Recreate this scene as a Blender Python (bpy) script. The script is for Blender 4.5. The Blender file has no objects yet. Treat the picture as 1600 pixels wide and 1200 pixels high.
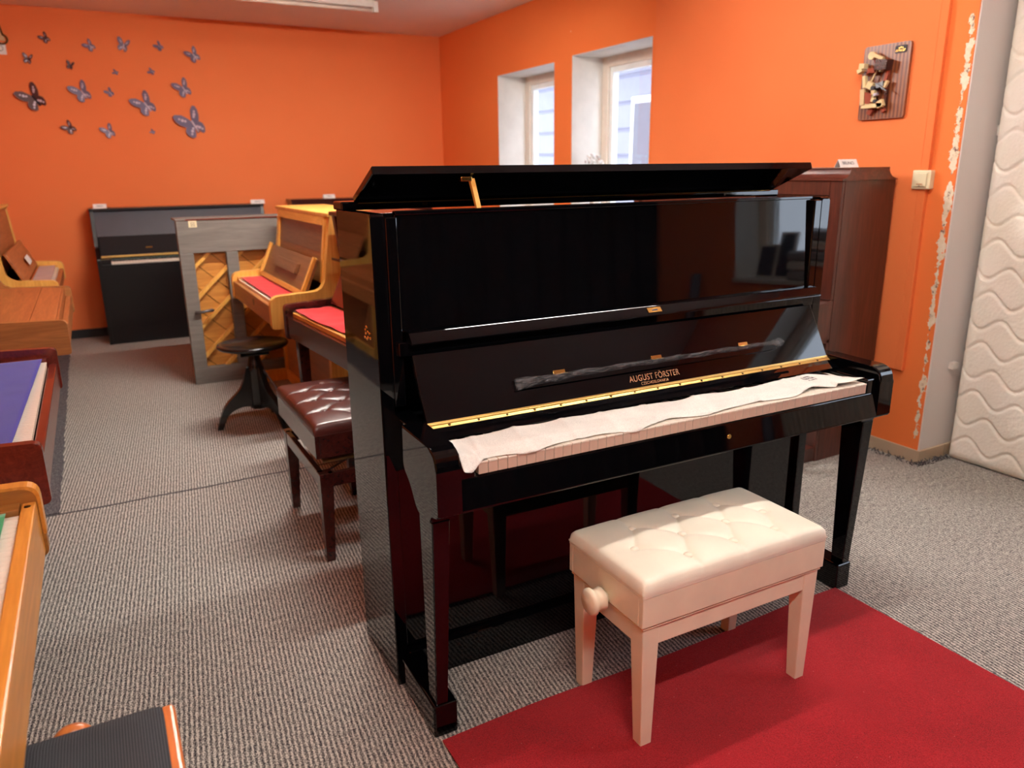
import bpy, bmesh, math, random
from mathutils import Vector, Matrix, noise
random.seed(7)
C = bpy.context.scene.collection
SC = bpy.context.scene
R = math.radians

# ---------------------------------------------------------------- camera
F, PSI, PIT, ROL, CAMH = 1182.13, 0.496627, 0.274961, -0.0127783, 1.366744
def camera():
    cam = bpy.data.cameras.new('camera'); o = bpy.data.objects.new('camera', cam); C.objects.link(o)
    cy, sy = math.cos(PSI), math.sin(PSI)
    f = Vector((sy*math.cos(PIT), cy*math.cos(PIT), -math.sin(PIT)))
    r = Vector((cy, -sy, 0)); u = r.cross(f)
    r2 = r*math.cos(ROL) + u*math.sin(ROL); u2 = u*math.cos(ROL) - r*math.sin(ROL)
    m = Matrix((r2, u2, -f)).transposed().to_4x4(); m.translation = (0, 0, CAMH)
    o.matrix_world = m
    cam.sensor_width = 36; cam.lens = F/1600*36; cam.clip_start = .02; cam.clip_end = 100
    cam.dof.use_dof = True; cam.dof.focus_distance = 1.95; cam.dof.aperture_fstop = 3.4
    SC.camera = o
camera()

# ---------------------------------------------------------------- world, light, exposure
SC.view_settings.view_transform = 'Standard'; SC.view_settings.look = 'None'
SC.view_settings.gamma = 1.0; SC.view_settings.use_curve_mapping = False
SC.view_settings.exposure = 0.5
SC.cycles.use_denoising = True
SC.cycles.max_bounces = 8; SC.cycles.diffuse_bounces = 4; SC.cycles.glossy_bounces = 4
SC.cycles.sample_clamp_indirect = 6
SC.cycles.caustics_reflective = False; SC.cycles.caustics_refractive = False
W_ = bpy.data.worlds.new('world'); SC.world = W_; W_.use_nodes = True
bgn = W_.node_tree.nodes['Background']
bgn.inputs[0].default_value = (.74, .84, 1, 1); bgn.inputs[1].default_value = 5.5

def area(name, loc, size, power, color, rot=(0, 0, 0), portal=False):
    l = bpy.data.lights.new(name, 'AREA'); l.shape = 'RECTANGLE'; l.size, l.size_y = size
    l.energy = power; l.color = color
    if portal: l.cycles.is_portal = True
    o = bpy.data.objects.new(name, l); o.location = loc; o.rotation_euler = rot; C.objects.link(o); return o
# sky portals in the window openings
area('window_portal', (3.86, .3, 1.45), (1.4, 1.5), 1, (1, 1, 1), (0, R(90), 0), True)
area('window_portal', (3.62, 4.6, 1.5), (1.4, 1.0), 1, (1, 1, 1), (0, R(90), 0), True)
area('window_portal', (3.62, 5.8, 1.5), (1.4, 1.0), 1, (1, 1, 1), (0, R(90), 0), True)
LAMP = (1.0, .95, .88, 1)
TUBE_STRENGTH = {'tube': 150, 'tube_far': 330, 'tube_fill': 170}   # radiance of the lit tubes; the lamps are built below

# ---------------------------------------------------------------- materials
def lin(c):
    return tuple(((v/255)/12.92 if v/255 <= .04045 else ((v/255+.055)/1.055)**2.4) for v in c) + (1,)
class Mat:
    def __init__(s, name, col=(128, 128, 128), rough=.5, spec=.5, metal=0, coat=0, coat_r=.03):
        s.m = bpy.data.materials.new(name); s.m.use_nodes = True
        s.t = s.m.node_tree; s.n = s.t.nodes; s.b = s.n['Principled BSDF']
        s.b.inputs['Base Color'].default_value = lin(col)
        s.b.inputs['Roughness'].default_value = rough
        s.b.inputs['Specular IOR Level'].default_value = spec
        s.b.inputs['Metallic'].default_value = metal
        s.b.inputs['Coat Weight'].default_value = coat
        s.b.inputs['Coat Roughness'].default_value = coat_r
    def add(s, kind, **kw):
        n = s.n.new(kind)
        for k, v in kw.items(): setattr(n, k, v)
        return n
    def link(s, a, b): s.t.links.new(a, b)
    def coords(s, scale=(1, 1, 1), rot=(0, 0, 0), which='Object'):
        tc = s.add('ShaderNodeTexCoord'); mp = s.add('ShaderNodeMapping')
        mp.inputs['Scale'].default_value = scale; mp.inputs['Rotation'].default_value = rot
        s.link(tc.outputs[which], mp.inputs['Vector']); return mp.outputs[0]
    def noise(s, vec, scale, detail=3, rough=.5, dist=0):
        n = s.add('ShaderNodeTexNoise'); n.inputs['Scale'].default_value = scale
        n.inputs['Detail'].default_value = detail; n.inputs['Roughness'].default_value = rough
        n.inputs['Distortion'].default_value = dist
        s.link(vec, n.inputs['Vector']); return n.outputs['Fac']
    def ramp(s, fac, stops, interp='LINEAR'):
        r = s.add('ShaderNodeValToRGB'); r.color_ramp.interpolation = interp
        e = r.color_ramp.elements
        while len(e) < len(stops): e.new(.5)
        for el, (p, c) in zip(e, stops): el.position = p; el.color = c if len(c) == 4 else lin(c)
        s.link(fac, r.inputs[0]); return r.outputs[0]
    def math(s, op, a, b=None):
        m = s.add('ShaderNodeMath', operation=op)
        for i, v in enumerate((a, b)):
            if v is None: continue
            if isinstance(v, (int, float)): m.inputs[i].default_value = v
            else: s.link(v, m.inputs[i])
        return m.outputs[0]
    def mix(s, fac, a, b, blend='MIX'):
        m = s.add('ShaderNodeMix', data_type='RGBA', blend_type=blend)
        for i, v in ((0, fac), (6, a), (7, b)):
            if isinstance(v, (int, float)): m.inputs[i].default_value = v
            elif isinstance(v, tuple): m.inputs[i].default_value = v if len(v) == 4 else lin(v)
            else: s.link(v, m.inputs[i])
        return m.outputs[2]
    def color(s, out): s.link(out, s.b.inputs['Base Color']); return s
    def roughv(s, out): s.link(out, s.b.inputs['Roughness']); return s
    def bump(s, h, strength=.3, dist=.01):
        b = s.add('ShaderNodeBump'); b.inputs['Strength'].default_value = strength
        b.inputs['Distance'].default_value = dist
        s.link(h, b.inputs['Height']); s.link(b.outputs[0], s.b.inputs['Normal']); return s

def plain(name, col, rough=.5, **k):
    m = Mat(name, col, rough, **k)
    v = m.coords(); f = m.noise(v, 9, 4)
    c = lin(col); m.color(m.ramp(f, [(.3, tuple(x*.93 for x in c[:3])+(1,)), (.7, tuple(min(1, x*1.05) for x in c[:3])+(1,))]))
    return m.m
def wood(name, dark, light, axis='x', rough=.35, coat=0.0, fine=1.0, dist=1.2, spec=.5):
    m = Mat(name, light, rough, spec=spec, coat=coat, coat_r=.06)
    sc = {'x': (1.2, 16, 16), 'y': (16, 1.2, 16), 'z': (16, 16, 1.2)}[axis]
    v = m.coords(tuple(q*fine for q in sc))
    a = m.noise(v, 2.2, 5, .6, dist); b = m.noise(v, 11, 3, .6)
    mixv = m.math('ADD', m.math('MULTIPLY', a, .72), m.math('MULTIPLY', b, .28))
    m.color(m.ramp(mixv, [(.33, dark), (.5, tuple((x+y)//2 for x, y in zip(dark, light))), (.66, light)]))
    m.bump(mixv, .05, .002)
    return m.m

M = {}
def polish(name, col, rough=.03, spec=.5):
    m = Mat(name, col, rough, spec=spec)
    v = m.coords(); f = m.noise(v, 14, 3)
    m.roughv(m.ramp(f, [(.35, (rough*.7,)*3+(1,)), (.75, (rough*1.8,)*3+(1,))]))
    g = m.noise(v, 2.3, 2); m.bump(g, .03, .01)
    return m.m
M['black'] = polish('black_polyester', (5, 5, 7), .03, .4)
M['blackwood'] = plain('satin_black_wood', (11, 11, 14), .3)
M['blacksheen'] = plain('satin_black_panel_sheen', (62, 62, 72), .42)  # black panel greyed: its reflected light is put into the base colour
M['ebony'] = plain('dark_stool_wood', (17, 15, 15), .2)
M['brass'] = plain('brass', (225, 175, 95), .22, metal=1)
M['brasslite'] = plain('polished_brass_hinge', (226, 186, 112), .42, metal=1)
M['screw'] = plain('dark_screw', (90, 70, 40), .4, metal=1)
M['gold'] = plain('gold_lettering', (196, 142, 100), .45)
M['key'] = plain('ivory_key', (236, 224, 208), .18)
M['keyfront'] = plain('key_front', (216, 188, 168), .3)
M['ebkey'] = plain('ebony_key', (12, 11, 11), .25)
M['felt_dark'] = plain('dark_felt', (30, 26, 28), .95)
M['oak'] = wood('golden_oak', (206, 142, 62), (238, 182, 94), 'x', .38)
M['oakz'] = wood('golden_oak_upright', (214, 150, 66), (244, 190, 98), 'z', .38)
M['oakback'] = wood('soundboard_spruce', (176, 112, 44), (212, 146, 66), 'x', .5)
M['walnutdesk'] = wood('dull_walnut', (112, 74, 44), (142, 98, 62), 'x', .4)
M['panelmid'] = wood('brown_oak_panel', (150, 96, 52), (180, 118, 66), 'x', .4)
M['mahog'] = wood('red_mahogany', (54, 25, 18), (92, 46, 34), 'z', .3, .15)
M['mahogx'] = wood('red_mahogany_flat', (66, 29, 20), (104, 50, 36), 'y', .3, .15)
M['mahogdark'] = wood('dark_mahogany', (48, 20, 18), (74, 32, 28), 'x', .2, .3)
M['mahogred'] = wood('red_stained_mahogany', (84, 24, 18), (120, 42, 30), 'x', .25, .3)
M['teak'] = wood('light_mahogany', (150, 84, 44), (190, 116, 66), 'x', .4)
M['teakside'] = wood('light_mahogany_side', (150, 94, 48), (186, 124, 68), 'y', .4)
M['greenoak'] = wood('oak_strip', (190, 120, 44), (224, 152, 66), 'x', .3)
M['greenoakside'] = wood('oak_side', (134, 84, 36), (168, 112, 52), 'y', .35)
M['orangewood'] = wood('orange_beech', (196, 104, 48), (220, 128, 66), 'y', .28)
M['greywood'] = wood('grey_painted_timber', (104, 100, 94), (126, 121, 114), 'x', .65, spec=.3)
M['steel'] = plain('dull_steel', (110, 112, 116), .4, metal=.8)
M['cream'] = plain('cream_paper', (226, 214, 176), .7)
M['white'] = plain('white_card', (236, 234, 230), .6)
M['ink'] = plain('dark_ink', (38, 34, 44), .6)
M['cwhite'] = plain('cream_lacquer', (242, 230, 204), .3)
M['whitepaint'] = plain('white_paint', (214, 208, 200), .5)
M['frame'] = plain('window_frame_paint', (226, 214, 200), .35)
M['sash'] = plain('bright_white_sash', (244, 250, 250), .3)
M['bluegrey'] = plain('blue_grey_butterfly_film', (112, 104, 130), .4)
M['dkbfly'] = plain('dark_butterfly_film', (84, 48, 48), .5)
M['silver'] = plain('pale_silver_film', (206, 190, 204), .3)
M['hammerfelt'] = plain('hammer_felt', (226, 202, 152), .8)
M['maple'] = plain('pale_maple', (206, 176, 128), .5)
M['redfelt'] = plain('dusty_red_felt', (150, 70, 50), .9)
M['bakelite'] = plain('cream_switch_plastic', (226, 214, 178), .35)
M['dkbase'] = plain('black_baseboard_paint', (32, 28, 30), .6)
M['tile'] = plain('beige_tile', (186, 164, 138), .45)

def fabric(name, col, scale=900, rough=.95, sheen=.3):
    m = Mat(name, col, rough, spec=.15)
    v = m.coords(); f = m.noise(v, scale, 2); g = m.noise(v, 12, 3)
    c = lin(col)[:3]
    h = m.math('ADD', m.math('MULTIPLY', f, .6), m.math('MULTIPLY', g, .4))
    m.color(m.ramp(h, [(.3, tuple(x*.78 for x in c)+(1,)), (.7, tuple(min(1, x*1.15) for x in c)+(1,))]))
    m.bump(f, .25, .002); m.b.inputs['Sheen Weight'].default_value = sheen
    return m.m
M['redcloth'] = fabric('red_felt', (206, 20, 32), 300)
M['redcloth2'] = fabric('bright_red_felt', (232, 42, 50), 200)
M['greencloth'] = fabric('green_felt', (28, 132, 76), 500)
M['dkgreencloth'] = fabric('dark_green_felt', (34, 82, 62), 500)
M['bluecloth'] = fabric('blue_felt', (46, 42, 148), 500)
M['pinkcloth'] = fabric('dusty_pink_cloth', (186, 138, 122), 300)
M['whitecloth'] = fabric('white_cotton', (228, 222, 214), 400, sheen=0)
M['gold_brocade'] = fabric('dull_gold_brocade', (110, 90, 56), 120)
M['blanket'] = fabric('grey_blanket', (150, 146, 150), 200)
M['darkcloth'] = fabric('dark_cloth', (40, 40, 58), 200)
def ribbed():
    m = Mat('black_ribbed_fabric', (44, 45, 48), .85, spec=.2)
    v = m.coords((1, 1, 1)); w = m.add('ShaderNodeTexWave', wave_type='BANDS', bands_direction='X')
    w.inputs['Scale'].default_value = 75; w.inputs['Distortion'].default_value = .3
    m.link(v, w.inputs['Vector'])
    n = m.noise(v, 500, 2)
    h = m.math('ADD', m.math('MULTIPLY', w.outputs['Fac'], .6), m.math('MULTIPLY', n, .4))
    m.color(m.ramp(h, [(.25, (34, 35, 38)), (.75, (66, 66, 70))])); m.bump(h, .4, .001); return m.m
M['ribbed'] = ribbed()
def leather(name, col, rough):
    m = Mat(name, col, rough, spec=.5)
    v = m.coords(); vo = m.add('ShaderNodeTexVoronoi'); vo.inputs['Scale'].default_value = 420
    m.link(v, vo.inputs['Vector']); n = m.noise(v, 5, 3)
    c = lin(col)[:3]
    m.color(m.ramp(n, [(.3, tuple(x*.92 for x in c)+(1,)), (.7, tuple(min(1, x*1.05) for x in c)+(1,))]))
    m.bump(vo.outputs['Distance'], .12, .001); return m.m
M['creamleather'] = leather('cream_leather', (246, 238, 218), .42)
M['brownleather'] = leather('brown_leather', (78, 38, 34), .3)

def wallmat(name, base, lo, chip=False):
    m = Mat(name, base, .75, spec=.25)
    v = m.coords(which='Object'); g = m.noise(v, 1.1, 3); f = m.noise(v, 160, 3)
    col = m.ramp(g, [(.3, lo), (.7, base)])
    if chip:
        sp = m.noise(v, 9, 3, .6)
        geo = m.add('ShaderNodeNewGeometry')
        sx = m.add('ShaderNodeSeparateXYZ'); m.link(geo.outputs['Position'], sx.inputs[0])
        # chipped band along the free corner (Y about 2.05..2.12)
        edge = m.math('SUBTRACT', sx.outputs['Y'], 2.05)
        zf = m.noise(m.coords((1, 1, .9), which='Object'), 2.0, 2)
        wob = m.math('ADD', m.math('MULTIPLY', m.noise(m.coords((1, 1, 1)), 11, 5, .7), .17), m.math('MULTIPLY', zf, .06))
        d = m.math('SUBTRACT', wob, m.math('ADD', m.math('MULTIPLY', m.math('ABSOLUTE', m.math('SUBTRACT', edge, .022)), 1.5), .105))
        msk = m.math('GREATER_THAN', d, 0.0)
        brick = m.ramp(m.noise(v, 26, 4, .7), [(.36, (120, 84, 80)), (.44, (224, 208, 180)), (.7, (240, 232, 214))])
        col = m.mix(msk, col, brick)
        # few small plaster pops
        vo = m.add('ShaderNodeTexVoronoi'); vo.inputs['Scale'].default_value = 5.5
        m.link(v, vo.inputs['Vector'])
        pops = m.math('LESS_THAN', vo.outputs['Distance'], .03)
        col = m.mix(pops, col, (236, 206, 180))
    m.color(col); m.bump(f, .15, .002); return m.m
M['orange'] = wallmat('orange_wall_paint', (238, 130, 74), (234, 123, 68))
M['orange_r'] = wallmat('orange_wall_paint_worn', (240, 130, 68), (236, 123, 62), chip=True)
M['ceil'] = wallmat('ceiling_paint', (240, 228, 222), (234, 220, 214))
M['greywall'] = wallmat('pale_grey_plaster', (224, 218, 216), (216, 208, 202))
M['darkwall'] = wallmat('dark_brown_hanging', (26, 20, 20), (18, 14, 14))

def carpet(name, a, b, c3, pitch, rib=True, angle=0):
    m = Mat(name, b, .95, spec=.1)
    v = m.coords((1, 1, 1), (0, 0, angle))
    wv = m.noise(v, 3.5, 2)
    if rib:
        sx = m.add('ShaderNodeSeparateXYZ'); m.link(v, sx.inputs[0])
        lo = m.noise(m.coords((1, 1, 1)), 22, 2)
        xx = m.math('ADD', sx.outputs['X'], m.math('MULTIPLY', lo, .006))
        s = m.math('SINE', m.math('MULTIPLY', xx, 2*math.pi/pitch))
        s = m.math('MULTIPLY', m.math('ADD', s, 1), .5)
    f = m.noise(m.coords((1, .6, 1)), 270, 2, .6); f2 = m.noise(m.coords((1, .35, 1)), 130, 2)
    h = m.math('ADD', m.math('MULTIPLY', f, .75), m.math('MULTIPLY', f2, .35))
    if rib: h = m.math('ADD', m.math('MULTIPLY', h, .83), m.math('MULTIPLY', s, .17))
    col = m.ramp(h, [(.38, a), (.52, b), (.66, c3)])
    big = m.noise(m.coords(), 1.3, 3)
    col = m.mix(m.math('MULTIPLY', big, .35), col, (186, 182, 180), 'MULTIPLY') if rib else col
    m.color(col); m.bump(h, .6, .006); return m.m
M['carpet'] = carpet('ribbed_grey_carpet', (62, 60, 66), (138, 134, 129), (220, 214, 204), .0125, angle=.10)
M['runner'] = carpet('plain_grey_carpet', (64, 62, 66), (86, 84, 88), (116, 112, 114), .01, rib=False)
def rugmat():
    m = Mat('red_rug_pile', (150, 24, 34), .95, spec=.1)
    v = m.coords(); f = m.noise(v, 420, 3, .6); g = m.noise(v, 4, 3); vo = m.add('ShaderNodeTexVoronoi')
    vo.inputs['Scale'].default_value = 26; m.link(v, vo.inputs['Vector'])
    lint = m.math('LESS_THAN', vo.outputs['Distance'], .035)
    h = m.math('ADD', m.math('MULTIPLY', f, .75), m.math('MULTIPLY', g, .25))
    c = m.ramp(h, [(.3, (116, 10, 18)), (.5, (168, 22, 34)), (.7, (202, 46, 54))])
    m.color(m.mix(m.math('MULTIPLY', lint, .6), c, (220, 150, 140))); m.bump(h, .7, .005)
    m.b.inputs['Sheen Weight'].default_value = .15
    return m.m
M['rug'] = rugmat()
def mattressmat():
    m = Mat('quilted_cream_knit', (236, 228, 206), .9, spec=.15)
    v = m.coords(); f = m.noise(v, 95, 3, .6); vo = m.add('ShaderNodeTexVoronoi')
    vo.inputs['Scale'].default_value = 75; m.link(v, vo.inputs['Vector'])
    h = m.math('ADD', m.math('MULTIPLY', f, .5), m.math('MULTIPLY', vo.outputs['Distance'], .6))
    m.color(m.ramp(m.noise(v, 3, 3), [(.35, (242, 238, 222)), (.7, (250, 246, 236))])); m.bump(h, .35, .006); return m.m
M['mattress'] = mattressmat()
def stripedboard():
    m = Mat('striped_walnut_board', (120, 64, 38), .35)
    v = m.coords((1, 1, 1)); w = m.add('ShaderNodeTexWave', wave_type='BANDS', bands_direction='Y')
    w.inputs['Scale'].default_value = 17; w.inputs['Distortion'].default_value = 1.2; w.inputs['Detail'].default_value = 2
    m.link(v, w.inputs['Vector'])
    m.color(m.ramp(w.outputs['Fac'], [(.2, (96, 46, 28)), (.8, (142, 84, 52))])); return m.m
M['striped'] = stripedboard()
def glass():
    m = Mat('window_glass', (255, 255, 255), .0)
    t = m.add('ShaderNodeBsdfTransparent'); g = m.add('ShaderNodeBsdfGlossy'); g.inputs['Roughness'].default_value = .02
    mx = m.add('ShaderNodeMixShader'); mx.inputs[0].default_value = .04; m.link(t.outputs[0], mx.inputs[1]); m.link(g.outputs[0], mx.inputs[2])
    m.link(mx.outputs[0], m.n['Material Output'].inputs[0]); return m.m
M['glass'] = glass()
def plastic():
    m = Mat('clear_plastic_wrap', (255, 255, 255), .12)
    v = m.coords((1, 6, 6)); f = m.noise(v, 26, 4, .7, 1.5)
    m.bump(f, 1.0, .01)
    t = m.add('ShaderNodeBsdfTransparent'); mx = m.add('ShaderNodeMixShader')
    m.link(m.ramp(f, [(.45, (.04,)*3+(1,)), (.7, (.5,)*3+(1,))]), mx.inputs[0])
    m.link(t.outputs[0], mx.inputs[1]); m.link(m.b.outputs[0], mx.inputs[2])
    m.b.inputs['Base Color'].default_value = (.5, .5, .52, 1); m.b.inputs['Specular IOR Level'].default_value = 1.0
    m.link(mx.outputs[0], m.n['Material Output'].inputs[0]); return m.m
M['plastic'] = plastic()
def tube_mat(k):
    m = Mat('lit_'+k, (255, 250, 240), .4); m.b.inputs['Emission Color'].default_value = LAMP
    m.b.inputs['Emission Strength'].default_value = TUBE_STRENGTH[k]; return m.m
for k_ in TUBE_STRENGTH: M[k_] = tube_mat(k_)
M['facade'] = plain('pale_facade', (112, 112, 128), .7)
M['facade2'] = plain('grey_facade', (84, 80, 88), .7)
M['facadedk'] = plain('dark_eaves', (58, 55, 62), .7)
M['lawn'] = plain('yard_ground', (205, 205, 200), .9)

# ---------------------------------------------------------------- mesh helpers
def link(name, bm, mat, parent=None, smooth=False):
    bmesh.ops.recalc_face_normals(bm, faces=bm.faces)
    me = bpy.data.meshes.new(name); bm.to_mesh(me); bm.free()
    if mat is not None: me.materials.append(M[mat] if isinstance(mat, str) else mat)
    if smooth:
        for p in me.polygons: p.use_smooth = True
    o = bpy.data.objects.new(name, me); C.objects.link(o)
    if parent: o.parent = parent
    return o
def add_box(bm, lo, hi, bev=0, seg=2):
    g = bmesh.ops.create_cube(bm, size=1)['verts']
    for v in g:
        v.co = Vector(((lo[0]+hi[0])/2+v.co.x*(hi[0]-lo[0]), (lo[1]+hi[1])/2+v.co.y*(hi[1]-lo[1]), (lo[2]+hi[2])/2+v.co.z*(hi[2]-lo[2])))
    if bev:
        es = {e for v in g for e in v.link_edges}
        bmesh.ops.bevel(bm, geom=list(es), offset=bev, segments=seg, profile=.5, affect='EDGES', clamp_overlap=True)
def box(name, lo, hi, mat, parent=None, bev=.002, seg=2):
    bm = bmesh.new(); add_box(bm, lo, hi, bev, seg); return link(name, bm, mat, parent)
def add_prism(bm, poly, axis, a, b, bev=0, seg=2):
    """poly: 2-D points. axis 'x': points are (y,z); 'y': (x,z); 'z': (x,y)"""
    def mk(p, t):
        return {'x': (t, p[0], p[1]), 'y': (p[0], t, p[1]), 'z': (p[0], p[1], t)}[axis]
    va = [bm.verts.new(mk(p, a)) for p in poly]; vb = [bm.verts.new(mk(p, b)) for p in poly]
    n = len(poly); fs = [bm.faces.new(va), bm.faces.new(vb[::-1])]
    for i in range(n): fs.append(bm.faces.new((va[i], vb[i], vb[(i+1) % n], va[(i+1) % n])))
    if bev:
        es = set(fs[0].edges) | set(fs[1].edges)
        bmesh.ops.bevel(bm, geom=list(es), offset=bev, segments=seg, profile=.5, affect='EDGES', clamp_overlap=True)
def prism(name, poly, axis, a, b, mat, parent=None, bev=.0015, seg=2):
    bm = bmesh.new(); add_prism(bm, poly, axis, a, b, bev, seg); return link(name, bm, mat, parent)
def rpoly(pts, seg=5):
    """pts: (a,b[,radius]) -> polygon with rounded corners"""
    out = []; n = len(pts)
    for i, p in enumerate(pts):
        r = p[2] if len(p) > 2 else 0
        P = Vector(p[:2]); A = Vector(pts[i-1][:2]); B = Vector(pts[(i+1) % n][:2])
        if r <= 0: out.append(tuple(P)); continue
        da = (A-P); db = (B-P); r = min(r, da.length*.49, db.length*.49)
        s = P+da.normalized()*r; e = P+db.normalized()*r
        for k in range(seg+1):
            t = k/seg; out.append(tuple(s*(1-t)**2+P*2*t*(1-t)+e*t*t))
    return out
def add_cyl(bm, p, q, r, seg=16, r2=None):
    p = Vector(p); q = Vector(q); d = q-p
    g = bmesh.ops.create_cone(bm, cap_ends=True, segments=seg, radius1=r, radius2=r if r2 is None else r2, depth=d.length)['verts']
    m = Matrix.Translation((p+q)/2) @ d.to_track_quat('Z', 'Y').to_matrix().to_4x4()
    bmesh.ops.transform(bm, matrix=m, verts=g)
def cyl(name, p, q, r, mat, parent=None, seg=16, r2=None):
    bm = bmesh.new(); add_cyl(bm, p, q, r, seg, r2); o = link(name, bm, mat, parent)
    for f in o.data.polygons: f.use_smooth = len(f.vertices) == 4
    return o
def lathe(name, prof, mat, parent=None, seg=28, m=None):
    bm = bmesh.new(); rings = []
    for r, z in prof: rings.append([bm.verts.new((r*math.cos(2*math.pi*k/seg), r*math.sin(2*math.pi*k/seg), z)) for k in range(seg)])
    for a, b in zip(rings, rings[1:]):
        for k in range(seg): bm.faces.new((a[k], a[(k+1) % seg], b[(k+1) % seg], b[k]))
    bm.faces.new(rings[0][::-1]); bm.faces.new(rings[-1])
    if m: bm.transform(m)
    return link(name, bm, mat, parent, True)
def grid(name, nx, ny, fn, mat, parent=None, thick=0, smooth=True):
    bm = bmesh.new(); V = [[bm.verts.new(fn(i/nx, j/ny)) for i in range(nx+1)] for j in range(ny+1)]
    for j in range(ny):
        for i in range(nx): bm.faces.new((V[j][i], V[j][i+1], V[j+1][i+1], V[j+1][i]))
    if thick:
        bmesh.ops.recalc_face_normals(bm, faces=bm.faces)
        bmesh.ops.solidify(bm, geom=bm.faces[:], thickness=thick)
    return link(name, bm, mat, parent, smooth)
def tube(name, pts, r, mat, parent=None, seg=8):
    cu = bpy.data.curves.new(name, 'CURVE'); cu.dimensions = '3D'; cu.bevel_depth = r; cu.bevel_resolution = 3
    s = cu.splines.new('POLY'); s.points.add(len(pts)-1)
    for i, p in enumerate(pts): s.points[i].co = (*p, 1)
    cu.use_fill_caps = True
    t = bpy.data.objects.new(name, cu); C.objects.link(t)
    dg = bpy.context.evaluated_depsgraph_get(); me = bpy.data.meshes.new_from_object(t.evaluated_get(dg))
    bpy.data.objects.remove(t)
    me.materials.clear(); me.materials.append(M[mat])
    o = bpy.data.objects.new(name, me); C.objects.link(o)
    if parent: o.parent = parent
    return o
def text(name, body, size, mat, parent, m, extrude=.0003, sx=1.0, space=1.0):
    cu = bpy.data.curves.new(name, 'FONT'); cu.body = body; cu.size = size; cu.extrude = extrude
    cu.align_x = 'CENTER'; cu.align_y = 'CENTER'; cu.space_character = space
    t = bpy.data.objects.new(name, cu); C.objects.link(t)
    dg = bpy.context.evaluated_depsgraph_get(); me = bpy.data.meshes.new_from_object(t.evaluated_get(dg))
    bpy.data.objects.remove(t)
    me.transform(Matrix.Diagonal((sx, 1, 1, 1))); me.transform(m)
    me.materials.clear(); me.materials.append(M[mat])
    o = bpy.data.objects.new(name, me); C.objects.link(o)
    if parent: o.parent = parent
    return o
def tag(o, label, cat, group=None, kind=None):
    if label: o['label'] = label
    if cat: o['category'] = cat
    if group: o['group'] = group
    if kind: o['kind'] = kind
    return o
def thing(name, label, cat, loc=(0, 0, 0), rz=0, group=None):
    o = bpy.data.objects.new(name, None); C.objects.link(o); o.empty_display_size = .1
    o.location = loc; o.rotation_euler = (0, 0, rz); return tag(o, label, cat, group)
def struct(o): o['kind'] = 'structure'; return o
def lab(o, s): o['label'] = s; return o
def frame_m(origin, ex, ey):
    ex = Vector(ex).normalized(); ey = Vector(ey).normalized(); ez = ex.cross(ey)
    m = Matrix((ex, ey, ez)).transposed().to_4x4(); m.translation = origin; return m

# ================================================================ ROOM
XR, XR2, YB, ZC, YC, XL, YREAR = 3.30, 3.70, 7.52, 2.655, 2.05, -.95, -1.30
struct(box('floor', (XL-.1, YREAR-.1, -.1), (XR2+.2, YB+.1, 0), 'carpet', None, 0))
struct(box('ceiling', (XL-.1, YREAR-.1, ZC), (XR2+.2, YB+.1, ZC+.1), 'ceil', None, 0))
struct(box('wall_back', (XL-.1, YB, 0), (XR+.3, YB+.12, ZC), 'orange', None, 0))
struct(box('wall_left', (XL-.1, YREAR, 0), (XL, YB, ZC), 'orange', None, 0))
wr_ = struct(box('wall_rear', (XL-.1, YREAR-.1, 0), (XR2+.2, YREAR, ZC), 'orange', None, 0))
# dark curtain covering part of the rear wall (only its reflection is seen)
def wallholes(name, x0, x1, y0, y1, z1, holes, mat, reveal_mat, thick_split):
    """wall slab in the YZ plane with rectangular holes (ya,yb,za,zb)"""
    bm = bmesh.new(); ys = sorted({y0, y1, *[h[0] for h in holes], *[h[1] for h in holes]})
    zs = sorted({0, z1, *[h[2] for h in holes], *[h[3] for h in holes]})
    for ya, yb in zip(ys, ys[1:]):
        for za, zb in zip(zs, zs[1:]):
            cy, cz = (ya+yb)/2, (za+zb)/2
            if any(h[0] < cy < h[1] and h[2] < cz < h[3] for h in holes): continue
            add_box(bm, (x0, ya, za), (x1, yb, zb))
    return struct(link(name, bm, mat))
WIN = [(4.15, 5.09, .95, 2.18), (5.34, 6.28, .95, 2.165)]
wright = wallholes('wall_right', XR, XR+.36, YC, YB, ZC, WIN, 'orange_r', None, 0)
RW = (-.42, .95, .80, 2.10)
wnear = wallholes('wall_right', XR2, XR2+.3, YREAR, YC, ZC, [RW], 'orange', None, 0)
# return wall (pale grey), between orange corner and mattress
wret = struct(box('wall_return', (XR+.004, YC-.006, 0), (XR2+.3, YC, ZC), 'greywall', None, 0))
for (x, z, s) in ((3.60, 1.51, .022), (3.5, .46, .016)):
    box('bracket', (x-.06, YC-.03, z-s), (x-.02, YC-.006, z+s), 'whitepaint', wret, .002)
# raised plaster board on the orange wall, left of the cable trunk
slab = struct(box('trim_1', (XR-.022, 2.203, .43), (XR, 4.1, ZC), 'orange', None, .002))
tr = thing('cable_trunking', 'orange painted cable trunking running down to the cream light switch from the ceiling', 'trunking', (XR, 2.185, 0))
box('upper_channel', (-.022, -.018, 1.345), (0, .018, ZC), 'orange', tr, .003)
box('lower_channel', (-.022, -.018, .43), (0, .018, 1.265), 'orange', tr, .003)
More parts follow.
